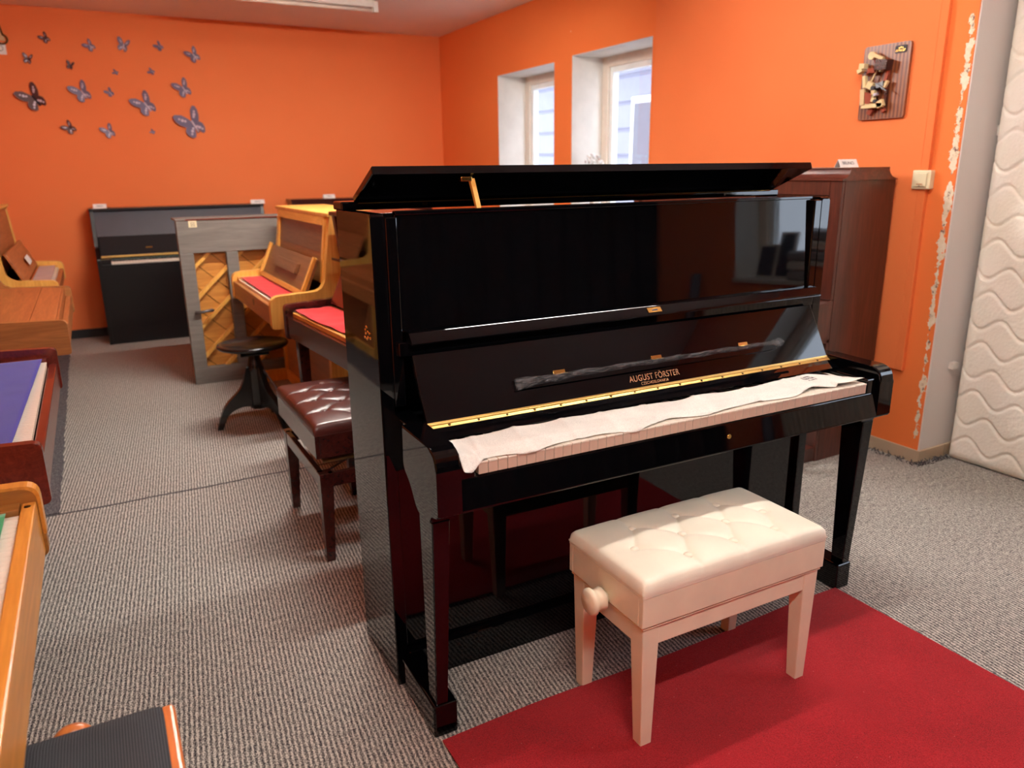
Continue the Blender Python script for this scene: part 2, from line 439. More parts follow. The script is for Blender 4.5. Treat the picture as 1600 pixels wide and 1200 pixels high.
# window reveals, frames, panes
def window(n, xw, x_in, ya, yb, za, zb, depth, sill=True):
    w = struct(thing('window_%d' % n, None, None, (xw, 0, 0)));
    t = .004
    bm = bmesh.new()
    add_box(bm, (0, ya, za), (depth, ya+t, zb)); add_box(bm, (0, yb-t, za), (depth, yb, zb)); add_box(bm, (0, ya, zb-t), (depth, yb, zb))
    link('reveal', bm, 'whitepaint', w)
    box('window_sill', (-.03 if sill else 0, ya, za), (depth, yb, za+.025), 'whitepaint', w, .004)
    fx = depth-.07; fw = .075
    bm = bmesh.new()
    for lo, hi in (((ya, za+.025), (ya+fw, zb)), ((yb-fw, za+.025), (yb, zb)), ((ya+fw, zb-fw), (yb-fw, zb)), ((ya+fw, za+.025), (yb-fw, za+.025+fw))):
        add_box(bm, (fx, lo[0], lo[1]), (fx+.06, hi[0], hi[1]), .004)
    link('window_frame', bm, 'frame', w)
    g = .03; s = .04
    bm = bmesh.new(); A, B, Z0, Z1 = ya+fw, yb-fw, za+.025+fw, zb-fw
    for lo, hi in (((A, Z0), (A+s, Z1)), ((B-s, Z0), (B, Z1)), ((A+s, Z1-s), (B-s, Z1)), ((A+s, Z0), (B-s, Z0+s))):
        add_box(bm, (fx+.018, lo[0], lo[1]), (fx+.07, hi[0], hi[1]), .003)
    link('sash', bm, 'sash', w)
    box('pane', (fx+.035, A+s, Z0+s), (fx+.04, B-s, Z1-s), 'glass', w, 0)
    return w
window(1, XR, 0, *WIN[0][:2], *WIN[0][2:], .345)
window(2, XR, 0, *WIN[1][:2], *WIN[1][2:], .345)
window(3, XR2, 0, *RW[:2], *RW[2:], .28)
# baseboards
bb = struct(thing('baseboard_right', None, None))
y = YC-.012
while y < 2.9:
    box('tile', (XR-.012, y+.002, 0), (XR, min(y+.30, 2.9), .062), 'tile', bb, .0015); y += .30
bb2 = struct(thing('baseboard_return', None, None))
for x in (XR-.012, XR+.19): box('tile', (x+.002, YC-.018, 0), (x+.198, YC-.006, .062), 'tile', bb2, .0015)
struct(box('baseboard_back', (XL, YB-.015, 0), (XR, YB, .075), 'dkbase', None, .003))
# carpet joint and plain strip at left
sm = bmesh.new()
pts = [(-.9+i*.12, 3.47+.004*math.sin(i*1.7)+.003*math.sin(i*.6)) for i in range(37)]
for (a, b) in zip(pts, pts[1:]):
    add_prism(sm, [(a[0], a[1]-.0045), (b[0], b[1]-.0045), (b[0], b[1]+.0045), (a[0], a[1]+.0045)], 'z', 0.0, .0025)
fl = [o for o in C.objects if o.name == 'floor'][0]
link('carpet_seam', sm, 'runner', fl)
bm = bmesh.new(); right = []
for i in range(120):
    y = 3.48+i*(7.48-3.48)/119; right.append((-.285-.01*(i/119)+random.uniform(-.005, .005), y))
add_prism(bm, [(-.9, 3.48)]+right+[(-.9, 7.48)], 'z', 0, .006)
link('carpet_strip', bm, 'runner', fl)
# loose fringe where carpet meets the tile baseboard at the right corner
bm = bmesh.new()
for i in range(160):
    y = random.uniform(2.0, 2.75); x = XR-.03+random.uniform(-.03, .012)
    if random.random() < .35: y = YC-random.uniform(.02, .05); x = random.uniform(XR-.03, XR+.2)
    add_cyl(bm, (x, y, .002), (x+random.uniform(-.02, .02), y+random.uniform(-.02, .02), .008+random.uniform(0, .012)), .0018, 4)
tag(link('carpet_fringe', bm, 'runner', fl), None, None, kind='stuff')

# rug
rug = grid('rug', 40, 40, lambda u, v: (.585+u*1.43+(.0 if v > .02 else 0), -.75+v*2.213+.006*math.sin(u*9), .006+.0006*math.sin(u*20)*math.sin(v*17)), 'rug', None, -.005, False)
tag(rug, 'red pile rug lying in front of the tall black piano', 'rug')

# ---------------------------------------------------------------- ceiling lamps
def batten(x, y, z, lx, ly, label, lit):
    t = thing('ceiling_lamp', label, 'lamp', (x, y, 0))
    box('housing', (-lx/2, -ly/2, z), (lx/2, ly/2, z+.05), 'whitepaint', t, .006)
    for s in (-1, 1):
        box('end_cap', (s*lx/2-.02, -ly/2-.004, z-.035), (s*lx/2+.02, ly/2+.004, z+.045), 'whitepaint', t, .004)
        cyl('suspension_rod', (s*lx*.3, 0, z+.05), (s*lx*.3, 0, ZC), .006, 'steel', t, 8)
    if lit:
        for s in (-1, 1): box('reflector', (-lx/2, s*ly/2-.004, z-.022), (lx/2, s*ly/2+.004, z+.01), 'whitepaint', t, .001)
        cyl('tube', (-lx/2+.02, 0, z-.022), (lx/2-.02, 0, z-.022), .018, lit, t, 12)
    else: cyl('tube', (-lx/2, 0, z-.016), (lx/2, 0, z-.016), .014, 'frame', t, 12)
    return t
batten(1.95, 1.62, 2.515, 1.25, .16, 'white tube lamp hanging over the tall black piano', 'tube')
batten(1.25, 4.05, 2.515, 1.25, .16, 'white tube lamp hanging mid room', 'tube_far')
batten(.4, -.1, 2.515, 1.25, .16, 'unseen white fill tube lamp hanging above the viewer', 'tube_fill')  # unseen lamp, placed and strengthened as fill light from the front
batten(1.53, 6.2, 2.60, 1.30, .07, 'beige tube lamp on the ceiling near the back wall', False)

# ================================================================ HERO PIANO
def white_keys(parent, xs, n, kw, y0, y1, z0, z1, single=True):
    if not single:
        bm = bmesh.new()
        for i in range(n): add_box(bm, (xs+i*kw+.0006, y0, z0), (xs+(i+1)*kw-.0006, y1, z1), .0008, 1)
        o = link('white_keys', bm, 'key', parent); o['kind'] = 'stuff'; return
    bm = bmesh.new(); add_box(bm, (.0006, y0, z1-.005), (kw-.0006, y1, z1), .001, 1); add_box(bm, (.0008, y0+.002, z0), (kw-.0008, y1, z1-.005))
    first = link('white_key', bm, 'key', parent); first.location.x = xs
    first.data.materials.append(M['keyfront'])
    for f in first.data.polygons:
        if f.center.z < z1-.005 and abs(f.normal.y) > .9: f.material_index = 1
    for i in range(1, n):
        c = first.copy(); C.objects.link(c); c.parent = parent; c.location.x = xs+i*kw
def black_keys(parent, xs, n, kw, y0, y1, z0, z1, single=False):
    bm = bmesh.new()
    for i in range(n-1):
        if (i+5) % 7 in (2, 6): continue
        x = xs+(i+1)*kw; add_box(bm, (x-.0055, y0, z0), (x+.0055, y1, z1), .001, 1)
    o = link('black_keys', bm, 'ebkey', parent); o['kind'] = 'stuff'

PX, PY, PYAW, PW, PH = .56683, 1.72688, -.01576, 1.5263, 1.2854
hp = thing('upright_piano', 'tall glossy black upright piano with propped lid and gold lettering beside red rug', 'piano', (PX, PY, 0), PYAW)
def hx(a): return a
# sides
SD = .29
for x0 in (0, PW-.035):
    s = prism('side_panel', rpoly([(0, 0), (0, PH-.012, .01), (SD, PH-.012), (SD, 0)]), 'x', x0, x0+.035, 'black', hp, .003)
    # small castor feet block
# cheeks (arms) with leg sweep
for x0, x1, nm in ((.0153, .0753, 'l'), (PW-.0753, PW-.0153, 'r')):
    arm = prism('arm', rpoly([(-.10, .787), (-.312, .783, .045), (-.312, .630, .006), (-.268, .618, .012), (-.262, .60), (-.184, .595, .03), (-.14, .655, .05), (-.10, .68, .02)], 7), 'x', x0, x1, 'black', hp, .005, 3)
    ix = .012
    prism('arm_root', [(-.102, .787), (.002, .787), (.002, .63), (-.102, .68)], 'x', x0+(ix if nm == 'l' else 0), x1-(0 if nm == 'l' else ix), 'black', hp, .003)
    lo = x0 if nm == 'l' else x1-.035
    # tapered leg
    bm = bmesh.new(); T = [(-.264, -.182), (-.237, -.19)]; zz = (.60, .092)
    wd = (.045, .032)
    vs = []
    for (ya, yb), z, w in zip(T, zz, wd):
        xa = x0+.004 if nm == 'l' else x1-.004-w
        vs.append([bm.verts.new(p) for p in ((xa, ya, z), (xa+w, ya, z), (xa+w, yb, z), (xa, yb, z))])
    bm.faces.new(vs[0]); bm.faces.new(vs[1][::-1])
    for k in range(4): bm.faces.new((vs[0][k], vs[1][k], vs[1][(k+1) % 4], vs[0][(k+1) % 4]))
    bmesh.ops.bevel(bm, geom=bm.edges[:], offset=.003, segments=2, profile=.5, affect='EDGES')
    link('leg', bm, 'black', hp)
    box('toe', (x0-.004 if nm == 'l' else x0+.0, -.24, 0.0), (x1 if nm == 'l' else x1+.004, .0, .092), 'black', hp, .006, 3)
# keybed, slip, key blocks
box('keybed', (.075, -.302, .628), (PW-.075, .02, .665), 'black', hp, .003)
prism('key_slip', rpoly([(-.313, .630, .006), (-.299, .709, .008), (-.286, .709, .003), (-.286, .630)]), 'x', .0753, PW-.0753, 'black', hp, .001)
for x0, x1 in ((.0755, .117), (PW-.117, PW-.0755)):
    box('key_block', (x0, -.298, .665), (x1, -.12, .752), 'black', hp, .004)
lk = cyl('keyhole', (.862, -.308, .672), (.862, -.300, .672), .0065, 'brass', hp, 14)
kx0, kx1 = .1215, PW-.1235; kw = (kx1-kx0)/52
white_keys(hp, kx0, 52, kw, -.303, -.12, .712, .742)
black_keys(hp, kx0, 52, kw, -.255, -.12, .742, .752)
box('key_felt', (kx0, -.3, .665), (kx1, -.12, .70), 'felt_dark', hp, 0)
# fallboard, hinge, flap
FB0, FB1 = Vector((-.114, .777)), Vector((-.028, .934))
fd = (FB1-FB0).normalized(); fn = Vector((-fd.y, fd.x))   # front/up normal
def fb(t, d=0):
    p = FB0+(FB1-FB0)*t+fn*d; return (p.x, p.y)
prism('fallboard', [fb(0.03, 0), fb(1, 0), fb(1, -.016), fb(0.03, -.016)], 'x', .0765, PW-.0765, 'black', hp, .0025)
prism('fallboard_flap', [(-.118, .775), (-.140, .766), (-.165, .757), (-.165, .7535), (-.125, .7535), (-.108, .765)], 'x', .081, PW-.081, 'black', hp, .001)
hg = prism('hinge', [fb(-.0, .0015), fb(.04, .0015), fb(.04, -.002), fb(0, -.002), (-.116, .772), (-.125, .7705), (-.125, .773), (-.1165, .778)], 'x', .077, PW-.077, 'brasslite', hp, 0)
n_s = 17
for i in range(n_s):
    x = .13+i*(PW-.26)/(n_s-1)
    cyl('screw', (x, -.1205, .7735), (x, -.1212, .7768), .0034, 'screw', hg, 8)
tube('hinge_barrel', [(.083, -.1155, .7785), (PW-.083, -.1155, .7785)], .0028, 'brasslite', hg)
# folding rest wrapped in plastic
mr = prism('folding_rest', [fb(.29, .001), fb(.43, .001), fb(.43, .011), fb(.29, .011)], 'x', .345, 1.24, 'black', hp, .003)
def wrapfn(u, v):
    x = .33+u*.945; a = v*2*math.pi; taper = min(1, (1-u)*14+.35)*(.9+.1*math.sin(u*60))
    cs, cd = .40-.03*(1-u)**6, .010
    r1 = (.045+.05*(1-u)**6+.006*math.sin(u*37+a))*taper; r2 = (.0055+.002*noise.noise(Vector((u*60, v*6, 0))))*taper
    p = fb(cs+r1*math.cos(a), cd+r2*math.sin(a)+.0015)
    return (x, p[0], p[1])
lab(grid('plastic_wrap', 200, 14, wrapfn, 'plastic', mr), 'crumpled clear plastic sleeve')
lab(lathe('plastic_twist', [(.002, -.01), (.011, -.004), (.014, .008), (.009, .02), (.012, .03), (.001, .036)], 'plastic', mr, 14, frame_m((1.262, *fb(.40, .010)), (0, 0, 1), (0, 1, 0)) @ Matrix.Rotation(0, 4, 'X')), 'twisted plastic end')
for x in (.468, .79, 1.118):
    prism('rest_hinge', [fb(.43, .001), fb(.50, .001), fb(.50, .003), fb(.43, .003)], 'x', x-.018, x+.018, 'brass', mr, .0005)
    cyl('hinge_pin', (x-.02, *fb(.43, .007)), (x+.02, *fb(.43, .007)), .0028, 'brass', mr, 8)
def fbm(x, t):
    p = fb(t, .0003); return frame_m((x, p[0], p[1]), (1, 0, 0), (0, fd.x, fd.y))
lab(text('maker_lettering', 'AUGUST FÖRSTER', .0250, 'gold', hp, fbm(.768, .180), .0001, .80, 1.08), 'gold lettering AUGUST FÖRSTER')
lab(text('country_lettering', 'CZECHOSLOVAKIA', .0115, 'gold', hp, fbm(.764, .088), .0001, .90, 1.08), 'gold lettering CZECHOSLOVAKIA')
# cheek tops beside the fallboard and music shelf rail
prism('music_shelf', rpoly([(-.038, .9615, .003), (-.034, .970, .004), (-.016, .989, .004), (.004, .990), (.004, .9615)]), 'x', .075, PW-.042, 'black', hp, .003)
box('shelf_support', (.05, -.012, .93), (PW-.05, .02, .965), 'black', hp, .002)
lp_ = prism('lock_plate', [(-.0335, .9722), (-.0225, .9838), (-.0235, .9848), (-.0345, .9732)], 'x', .79, .838, 'brass', hp, .0006)
prism('keyhole_slot', [(-.0305, .9762), (-.0272, .9797), (-.0280, .9805), (-.0313, .977)], 'x', .804, .824, 'ink', lp_, 0)
for x in (.036, PW-.066): box('pilaster', (x, .0, .80), (x+.03, .03, PH-.02), 'black', hp, .003)
prism('upper_panel', [(.008, .988), (.020, 1.272), (.034, 1.272), (.030, .988)], 'x', .066, PW-.066, 'black', hp, .002)
box('panel_rail', (.066, .012, 1.268), (PW-.066, .032, 1.278), 'black', hp, .002)
box('lower_panel', (.035, .02, .10), (PW-.035, .04, .63), 'black', hp, .003)
box('plinth', (.035, -.004, .0), (PW-.035, .04, .097), 'black', hp, .004)
box('back_panel', (.035, .27, .02), (PW-.035, .288, 1.26), 'blackwood', hp, 0)
box('case_shelf', (.035, .04, 1.20), (PW-.035, .27, 1.22), 'blackwood', hp, 0)
# lid: rear strip flat, front flap raised on a prop
box('rear_lid', (-.004, .222, 1.273), (PW+.004, .30, 1.295), 'black', hp, .004)
LH, LF = Vector((.222, 1.290)), Vector((.054, 1.362))
ld = (LF-LH).normalized(); ln = Vector((-ld.y, ld.x)); ln = ln if ln.y > 0 else -ln
prism('lid', [tuple(LH), tuple(LF), tuple(LF+ln*.02), tuple(LH+ln*.02)], 'x', .03, PW-.03, 'black', hp, .004, 3)
tube('lid_hinge', [(.04, .222, 1.292), (PW-.04, .222, 1.292)], .004, 'brass', hp)
prism('lid_prop', [(.030, 1.272), (.041, 1.272), (.082, 1.345), (.070, 1.349)], 'x', .290, .303, 'oakz', hp, .001)
box('prop_bracket', (.262, .062, 1.342), (.292, .08, 1.353), 'brass', hp, .001)
# brass ornament on the side
bm = bmesh.new()
for k in range(9):
    a = k*.7; r = .010+.006*(k % 3)
    g = bmesh.ops.create_icosphere(bm, subdivisions=1, radius=.0055)['verts']
    bmesh.ops.scale(bm, vec=(.5, 1.3, .8), verts=g)
    bmesh.ops.translate(bm, vec=(-.001, .074+r*math.cos(a)*1.2, .978+r*math.sin(a)*.8), verts=g)
lab(link('side_ornament', bm, 'brass', hp, True), 'small brass leaf ornament')
for i in range(3):
    x = PW/2-.055+i*.055
    prism('pedal', rpoly([(x-.011, -.085, .01), (x+.011, -.085, .01), (x+.009, .0), (x-.009, 0)], 4), 'z', .045, .052, 'brass', hp, .001)

# cotton cover on keys
def cloth_top(u, v):
    x = .0765+u*1.305
    yb = -.178+.012*math.sin(u*7)+.010*noise.noise(Vector((u*9, 0, 1)))
    yf = -.302+.006*math.sin(u*31)+.016*noise.noise(Vector((u*12, 3, 1)))+.02*u
    if u < .06: yf -= .028*(1-u/.06)
    if u > .93: x += (.03*(1-v))*(u-.93)/.07; yb -= .10*((u-.93)/.07)**1.5
    y = yf+(yb-yf)*v
    z = .7555+.0035*noise.noise(Vector((u*16, v*2, 5)))+.004*max(0, noise.noise(Vector((u*9, v*1.3, 9))))
    # cross folds
    for c in (.045, .135, .24, .33, .43, .56, .70, .83):
        z += .0022*math.exp(-((u-c-.02*v)/.006)**2)
    z = max(z, .7535)
    k = min(1, max(0, (-.258-y)/.03)); k = k*k*(3-2*k)
    z -= .0105*k*(1 if u < .93 else 0)
    z = max(z, .7432)
    if x < .122 and y > -.3: z = max(z, .7575)
    if u < .02: z += .012*(1-u/.02)
    if y < -.304: z -= min(.02, (-.304-y)*1.2)
    return (x, y, z)
cloth = grid('keyboard_cover', 260, 24, cloth_top, 'whitecloth', None, .0008)
cloth.location = (PX, PY, 0); cloth.rotation_euler = (0, 0, PYAW)
tag(cloth, 'white cotton cover laid over the keys of the tall black piano', 'cloth')
for i, (bdy, s, dy) in enumerate((('KLAVÍRY', .011, .014), ('TRHLÍK', .016, 0.0), ('P I A N O', .0095, -.015))):
    text('print', bdy, s, 'ink', cloth, frame_m((1.235, -.232+dy, .7645), (1, .12, 0), (-.12, 1, 0)), .0002, .95)

# ================================================================ BENCHES
def tufted(name, w, d, h, z, mat, parent, rows, dimple=.013, base=.026):
    B = [(u, v) for v, us in rows for u in us]
    pairs = []
    for i, a in enumerate(B):
        for b in B[i+1:]:
            dist = math.hypot((a[0]-b[0])*w, (a[1]-b[1])*d)
            if abs(a[1]-b[1]) > .05 and dist < .75*w/3: pairs.append((a, b))
    for (u, v) in B:   # creases running out to the border
        if v < .35: pairs.append(((u, v), (u, 0)))
        if v > .65: pairs.append(((u, v), (u, 1)))
    def seg(p, a, b):
        ax, ay = a[0]*w, a[1]*d; bx, by = b[0]*w, b[1]*d; px, py = p[0]*w, p[1]*d
        L = (bx-ax)**2+(by-ay)**2; t = max(0, min(1, ((px-ax)*(bx-ax)+(py-ay)*(by-ay))/L))
        return math.hypot(px-ax-t*(bx-ax), py-ay-t*(by-ay))
    def fn(u, v):
        ex = min(u, 1-u)*w; ey = min(v, 1-v)*d
        def rr(e, r=.02): return 1 if e >= r else math.sqrt(max(0, 1-((r-e)/r)**2))
        c = rr(ex)*rr(ey)
        zz = base*c**.6+ .016*(1-(2*u-1)**4)*(1-(2*v-1)**4)
        for b in B:
            r2 = ((u-b[0])*w)**2+((v-b[1])*d)**2; zz -= dimple*math.exp(-math.sqrt(r2)/.016)
        e = min(seg((u, v), a, b) for a, b in pairs)
        zz -= .006*math.exp(-e/.007)*min(1, ex/.03, ey/.02)
        return (u*w, v*d, z+zz)
    top = grid(name, 120, 72, fn, mat, parent)
    bm = bmesh.new(); bm.from_mesh(top.data)
    # skirt
    be = [e for e in bm.edges if e.is_boundary]
    r = bmesh.ops.extrude_edge_only(bm, edges=be)
    for v in [g for g in r['geom'] if isinstance(g, bmesh.types.BMVert)]: v.co.z = z-h
    bm.to_mesh(top.data); bm.free()
    for p in top.data.polygons: p.use_smooth = True
    for (u, v) in B:
        zz = sum(fn(u+a, v+b)[2] for a, b in ((.013, 0), (-.013, 0), (0, .025), (0, -.025)))/4-.0015
        lathe('button', [(.0105, -.002), (.0115, .003), (.0085, .0062), (.001, .0072)], mat, top, 14, Matrix.Translation((u*w, v*d, zz)))
    return top
def tleg(parent, cx, cy, w0, w1, z0, z1, ox, oy, mat):
    """tapered leg; outer corner fixed at (cx,cy) going inward by ox,oy signs"""
    bm = bmesh.new(); vs = []
    for w, z, sh in ((w0, z1, 0), (w1, z0, .012)):
        x0 = cx+ox*sh*.8; y0 = cy+oy*sh*.3
        P = [(x0, y0), (x0+ox*w, y0), (x0+ox*w, y0+oy*w), (x0, y0+oy*w)]
        vs.append([bm.verts.new((*p, z)) for p in P])
    bm.faces.new(vs[0]); bm.faces.new(vs[1][::-1])
    for k in range(4): bm.faces.new((vs[0][k], vs[1][k], vs[1][(k+1) % 4], vs[0][(k+1) % 4]))
    bmesh.ops.recalc_face_normals(bm, faces=bm.faces)
    bmesh.ops.bevel(bm, geom=bm.edges[:], offset=.0025, segments=2, profile=.5, affect='EDGES')
    return link('leg', bm, mat, parent)
ROWS = [(.19, (.30, .545, .78)), (.46, (.14, .39, .635, .86)), (.75, (.24, .48, .72))]
def bench(name, label, loc, rz, w, d, zf, zbox0, zbox1, fm, sm, knob=True, open_gap=False):
    t = thing(name, label, 'bench', loc, rz)
    tufted('seat', w, d, .004, zbox1+.012, sm, t, ROWS)
    box('seat_border', (.001, .001, zbox1-.002), (w-.001, d-.001, zbox1+.010), sm, t, .003)
    bm = bmesh.new(); th = .018
    add_box(bm, (0.002, 0.002, zbox0), (w-.002, th, zbox1), .002); add_box(bm, (0.002, d-th, zbox0), (w-.002, d-.002, zbox1), .002)
    add_box(bm, (0.002, th, zbox0), (th, d-th, zbox1), .002); add_box(bm, (w-th, th, zbox0), (w-.002, d-th, zbox1), .002)
    add_box(bm, (th, th, zbox0+.01), (w-th, d-th, zbox0+.02))
    link('seat_box', bm, fm, t)
    i = .012
    bm = bmesh.new()
    add_box(bm, (i+.03, i, zf-.052), (w-i-.03, i+.02, zf), .002); add_box(bm, (i+.03, d-i-.02, zf-.052), (w-i-.03, d-i, zf), .002)
    add_box(bm, (i, i+.03, zf-.052), (i+.02, d-i-.03, zf), .002); add_box(bm, (w-i-.02, i+.03, zf-.052), (w-i, d-i-.03, zf), .002)
    link('apron', bm, fm, t)
    box('apron_cap', (.006, .006, zf-.001), (w-.006, d-.006, zf+.004), fm, t, .002) if not open_gap else None
    for cx, ox in ((i-.002, 1), (w-i+.002, -1)):
        for cy, oy in ((i-.002, 1), (d-i+.002, -1)):
            tleg(t, cx, cy, .05, .032, 0, zf, ox, oy, fm)
    if open_gap:
        box('lining', (.03, .03, zbox0-.028), (w-.03, d-.03, zbox0-.018), 'gold_brocade', t, .002)
        for x in (.1, w-.1):
            for s in (-1, 1):
                prism('scissor_arm', [(d/2-.11, zf-.02), (d/2-.095, zf-.02), (d/2+.11, zbox0), (d/2+.095, zbox0)][::s], 'x', x+s*.01, x+s*.01+.006, 'steel', t, 0) if s > 0 else \
                prism('scissor_arm', [(d/2+.11, zf-.02), (d/2+.095, zf-.02), (d/2-.11, zbox0), (d/2-.095, zbox0)], 'x', x-.012, x-.006, 'steel', t, 0)
    if knob:
        m = frame_m((0.0, .145, zbox0+.010), (0, 1, 0), (0, 0, 1)) @ Matrix.Rotation(math.pi, 4, 'Y')
        lathe('knob', [(.014, 0), (.014, .008), (.030, .014), (.026, .026), (.027, .034), (.034, .042), (.034, .048), (.028, .054), (.002, .056)], fm, t, 28, m)
    return t
bench('piano_bench', 'cream leather tufted bench with round side knob standing on the red rug', (.977, 1.192, 0), -.012, .597, .318, .337, .345, .422, 'cwhite', 'creamleather').location.z = .0035
# small part labels are not needed here; brown bench, long side along the row
bb_ = bench('piano_bench', 'dark brown leather tufted bench in front of the piano with loose red felt', (.885, 2.485, 0), R(90), .60, .315, .345, .408, .492, 'mahogdark', 'brownleather', False, True)

# ================================================================ round stool
st = thing('round_stool', 'dark round wooden stool with three curved legs beside the brown bench', 'stool', (.69, 4.27, 0))
lathe('seat', [(.01, .418), (.15, .418), (.182, .428), (.19, .440), (.186, .449), (.165, .452), (.158, .447), (.05, .445), (.002, .445)], 'ebony', st, 40).location.z = .022
box('seat_bracket', (-.09, -.13, .402), (.06, .13, .42), 'ebony', st, .004).location.z = .022
lathe('column', [(.002, .10), (.045, .10), (.045, .13), (.04, .3), (.047, .33), (.038, .36), (.03, .40), (.03, .44), (.002, .44)], 'ebony', st, 8)
for a in (178, 298, 58):
    poly = rpoly([(.03, .34), (.05, .34), (.085, .22, .05), (.19, .13, .06), (.235, .0), (.205, 0), (.165, .09, .04), (.09, .12, .03), (.03, .11)], 5)
    lg = prism('leg', poly, 'y', -.018, .018, 'ebony', st, .003)
    lg.rotation_euler = (0, 0, R(a))
tube('brace', [(.12, -.2, .15), (.03, -.03, .33)], .006, 'steel', st)

# ================================================================ generic small upright
def small_piano(name, label, loc, rz, W, H, D, a, zab, zarm, case, front, arm_t=.035, top_back=.05, fall='open', desk=None,
                keys='stuff', legs=False, rim=None, plinth_side=False, low='lower', arm_round=.045, upper_inset=None, slipz=None, arm_end=True):
    t = thing(name, label, 'piano', loc, rz)
    zk = zarm-.04; zs = slipz or zarm-.055
    for x0 in (0, W-arm_t):
        pts = [(D, 0), (D, H-.02), (top_back, H-.02), (0.0, zarm+.05, .03), (-.03, zarm+.012, .03), (-a, zarm, arm_round), (-a, zab, .015), (-a+.05, zab, .01)]
        if legs: pts += [(0, zab, .01), (0, 0)]
        else: pts += [(-a+.07, zab+.001), (-.06, zab-.01, .03), (-.0, zab-.08, .03), (0, 0)]
        prism('side_panel', rpoly(pts), 'x', x0, x0+arm_t, case, t, .002)
        if rim:
            prism('rim', rpoly([(-a-.002, zab+.05), (-a-.002, zarm+.003, arm_round), (-.03, zarm+.003+.012), (-.03, zarm+.008), (-a+.004, zarm-.003, arm_round), (-a+.004, zab+.05)]), 'x', x0-.001, x0+arm_t+.001, rim, t, 0)
    box('lid', (-.004, top_back-.014, H-.02), (W+.004, D, H), case, t, .004)
    prism('upper_panel', [(.008, zarm+.04), (top_back+.008, H-.02), (top_back+.026, H-.02), (.026, zarm+.04)], 'x', arm_t, W-arm_t, front, t, .001)
    if upper_inset:
        f = lambda z: .008+(top_back)*(z-zarm-.04)/(H-.02-zarm-.04)
        z0, z1 = H-.16, H-.055
        z0 = zarm+.20
        prism('inset_panel', [(f(z0)-.004, z0), (f(z1)-.004, z1), (f(z1)+.004, z1), (f(z0)+.004, z0)], 'x', arm_t+.05, W-arm_t-.05, upper_inset, t, .001)
    box('lower_panel', (arm_t, .015, .07), (W-arm_t, .035, zab+.02), front, t, .001)
    box('plinth', (arm_t, .0, 0), (W-arm_t, .035, .072), case, t, .001)
    box('back_panel', (arm_t, D-.02, .02), (W-arm_t, D-.003, H-.025), case, t, 0)
    box('keybed', (arm_t, -a+.03, zab+.01), (W-arm_t, .01, zab+.045), case, t, .001)
    box('key_slip', (arm_t, -a+.006, zab+.012), (W-arm_t, -a+.032, zs), front, t, .003)
    if fall != 'closed':
        for x0, x1 in ((arm_t+.001, arm_t+.04), (W-arm_t-.04, W-arm_t-.001)): box('key_block', (x0, -a+.034, zab+.045), (x1, -.09, zk+.012), case, t, .002)
        n = 52; x0 = arm_t+.043; kw = (W-2*x0)/n
        white_keys(t, x0, n, kw, -a+.034, -.09, zk-.02, zk, keys == 'single')
        black_keys(t, x0, n, kw, -a+.085, -.09, zk, zk+.009)
        prism('fallboard', [(-.085, zk+.022), (-.005, zk+.205), (-.018, zk+.21), (-.10, zk+.028)], 'x', arm_t+.012, W-arm_t-.012, desk or front, t, .002)
        box('hinge', (arm_t+.012, -.112, zk+.014), (W-arm_t-.012, -.088, zk+.021), 'brass', t, .001)
    else:
        prism('key_lid', rpoly([(-a+.045, zarm-.006, .01), (-.195, zarm+.004), (-.195, zarm-.008), (-a+.045, zarm-.018)]), 'x', arm_t+.001, W-arm_t-.001, front, t, .001)
        prism('key_lid_rear', [(-.192, zarm+.004), (.01, zarm+.012), (.01, zarm), (-.192, zarm-.008)], 'x', arm_t+.001, W-arm_t-.001, front, t, .001)
        box('key_lid_front', (arm_t+.001, -a+.034, zs-.02), (W-arm_t-.001, -a+.044, zarm-.01), front, t, .002)
        box('seal', (arm_t, -a+.045, zab+.045), (W-arm_t, -.02, zab+.06), 'felt_dark', t, 0)
    if legs:
        for x0 in (.006, W-.05):
            prism('leg', [(-a+.045, zab), (-a+.10, zab), (-a+.095, 0), (-a+.06, 0)], 'x', x0, x0+.042, case, t, .003)
    if plinth_side:
        for x0 in (0, W-arm_t): box('toe', (x0, -.16, 0), (x0+arm_t, .0, .075), case, t, .006)
    for i in range(3):
        x = W/2-.05+i*.05
        prism('pedal', rpoly([(x-.010, -.08, .01), (x+.010, -.08, .01), (x+.008, .02), (x-.008, .02)], 4), 'z', .075, .083, 'brass', t, .001)
    return t
def cover(label, loc, rz, x0, x1, y0, y1, z, mat, wav=.002, seed=0, fnx=None):
    def fn(u, v):
        x = x0+(x1-x0)*u; y = y0+(y1-y0)*v
        if fnx: x, y = fnx(u, v, x, y)
        return (x, y, z+wav*(1+noise.noise(Vector((u*10, v*3, seed)))))
    o = grid('keyboard_cover', 60, 12, fn, mat, None, .0015)
    o.location = loc; o.rotation_euler = (0, 0, rz)
    return tag(o, label, 'cloth')
# ---- right row (facing left)
RY = R(-90)
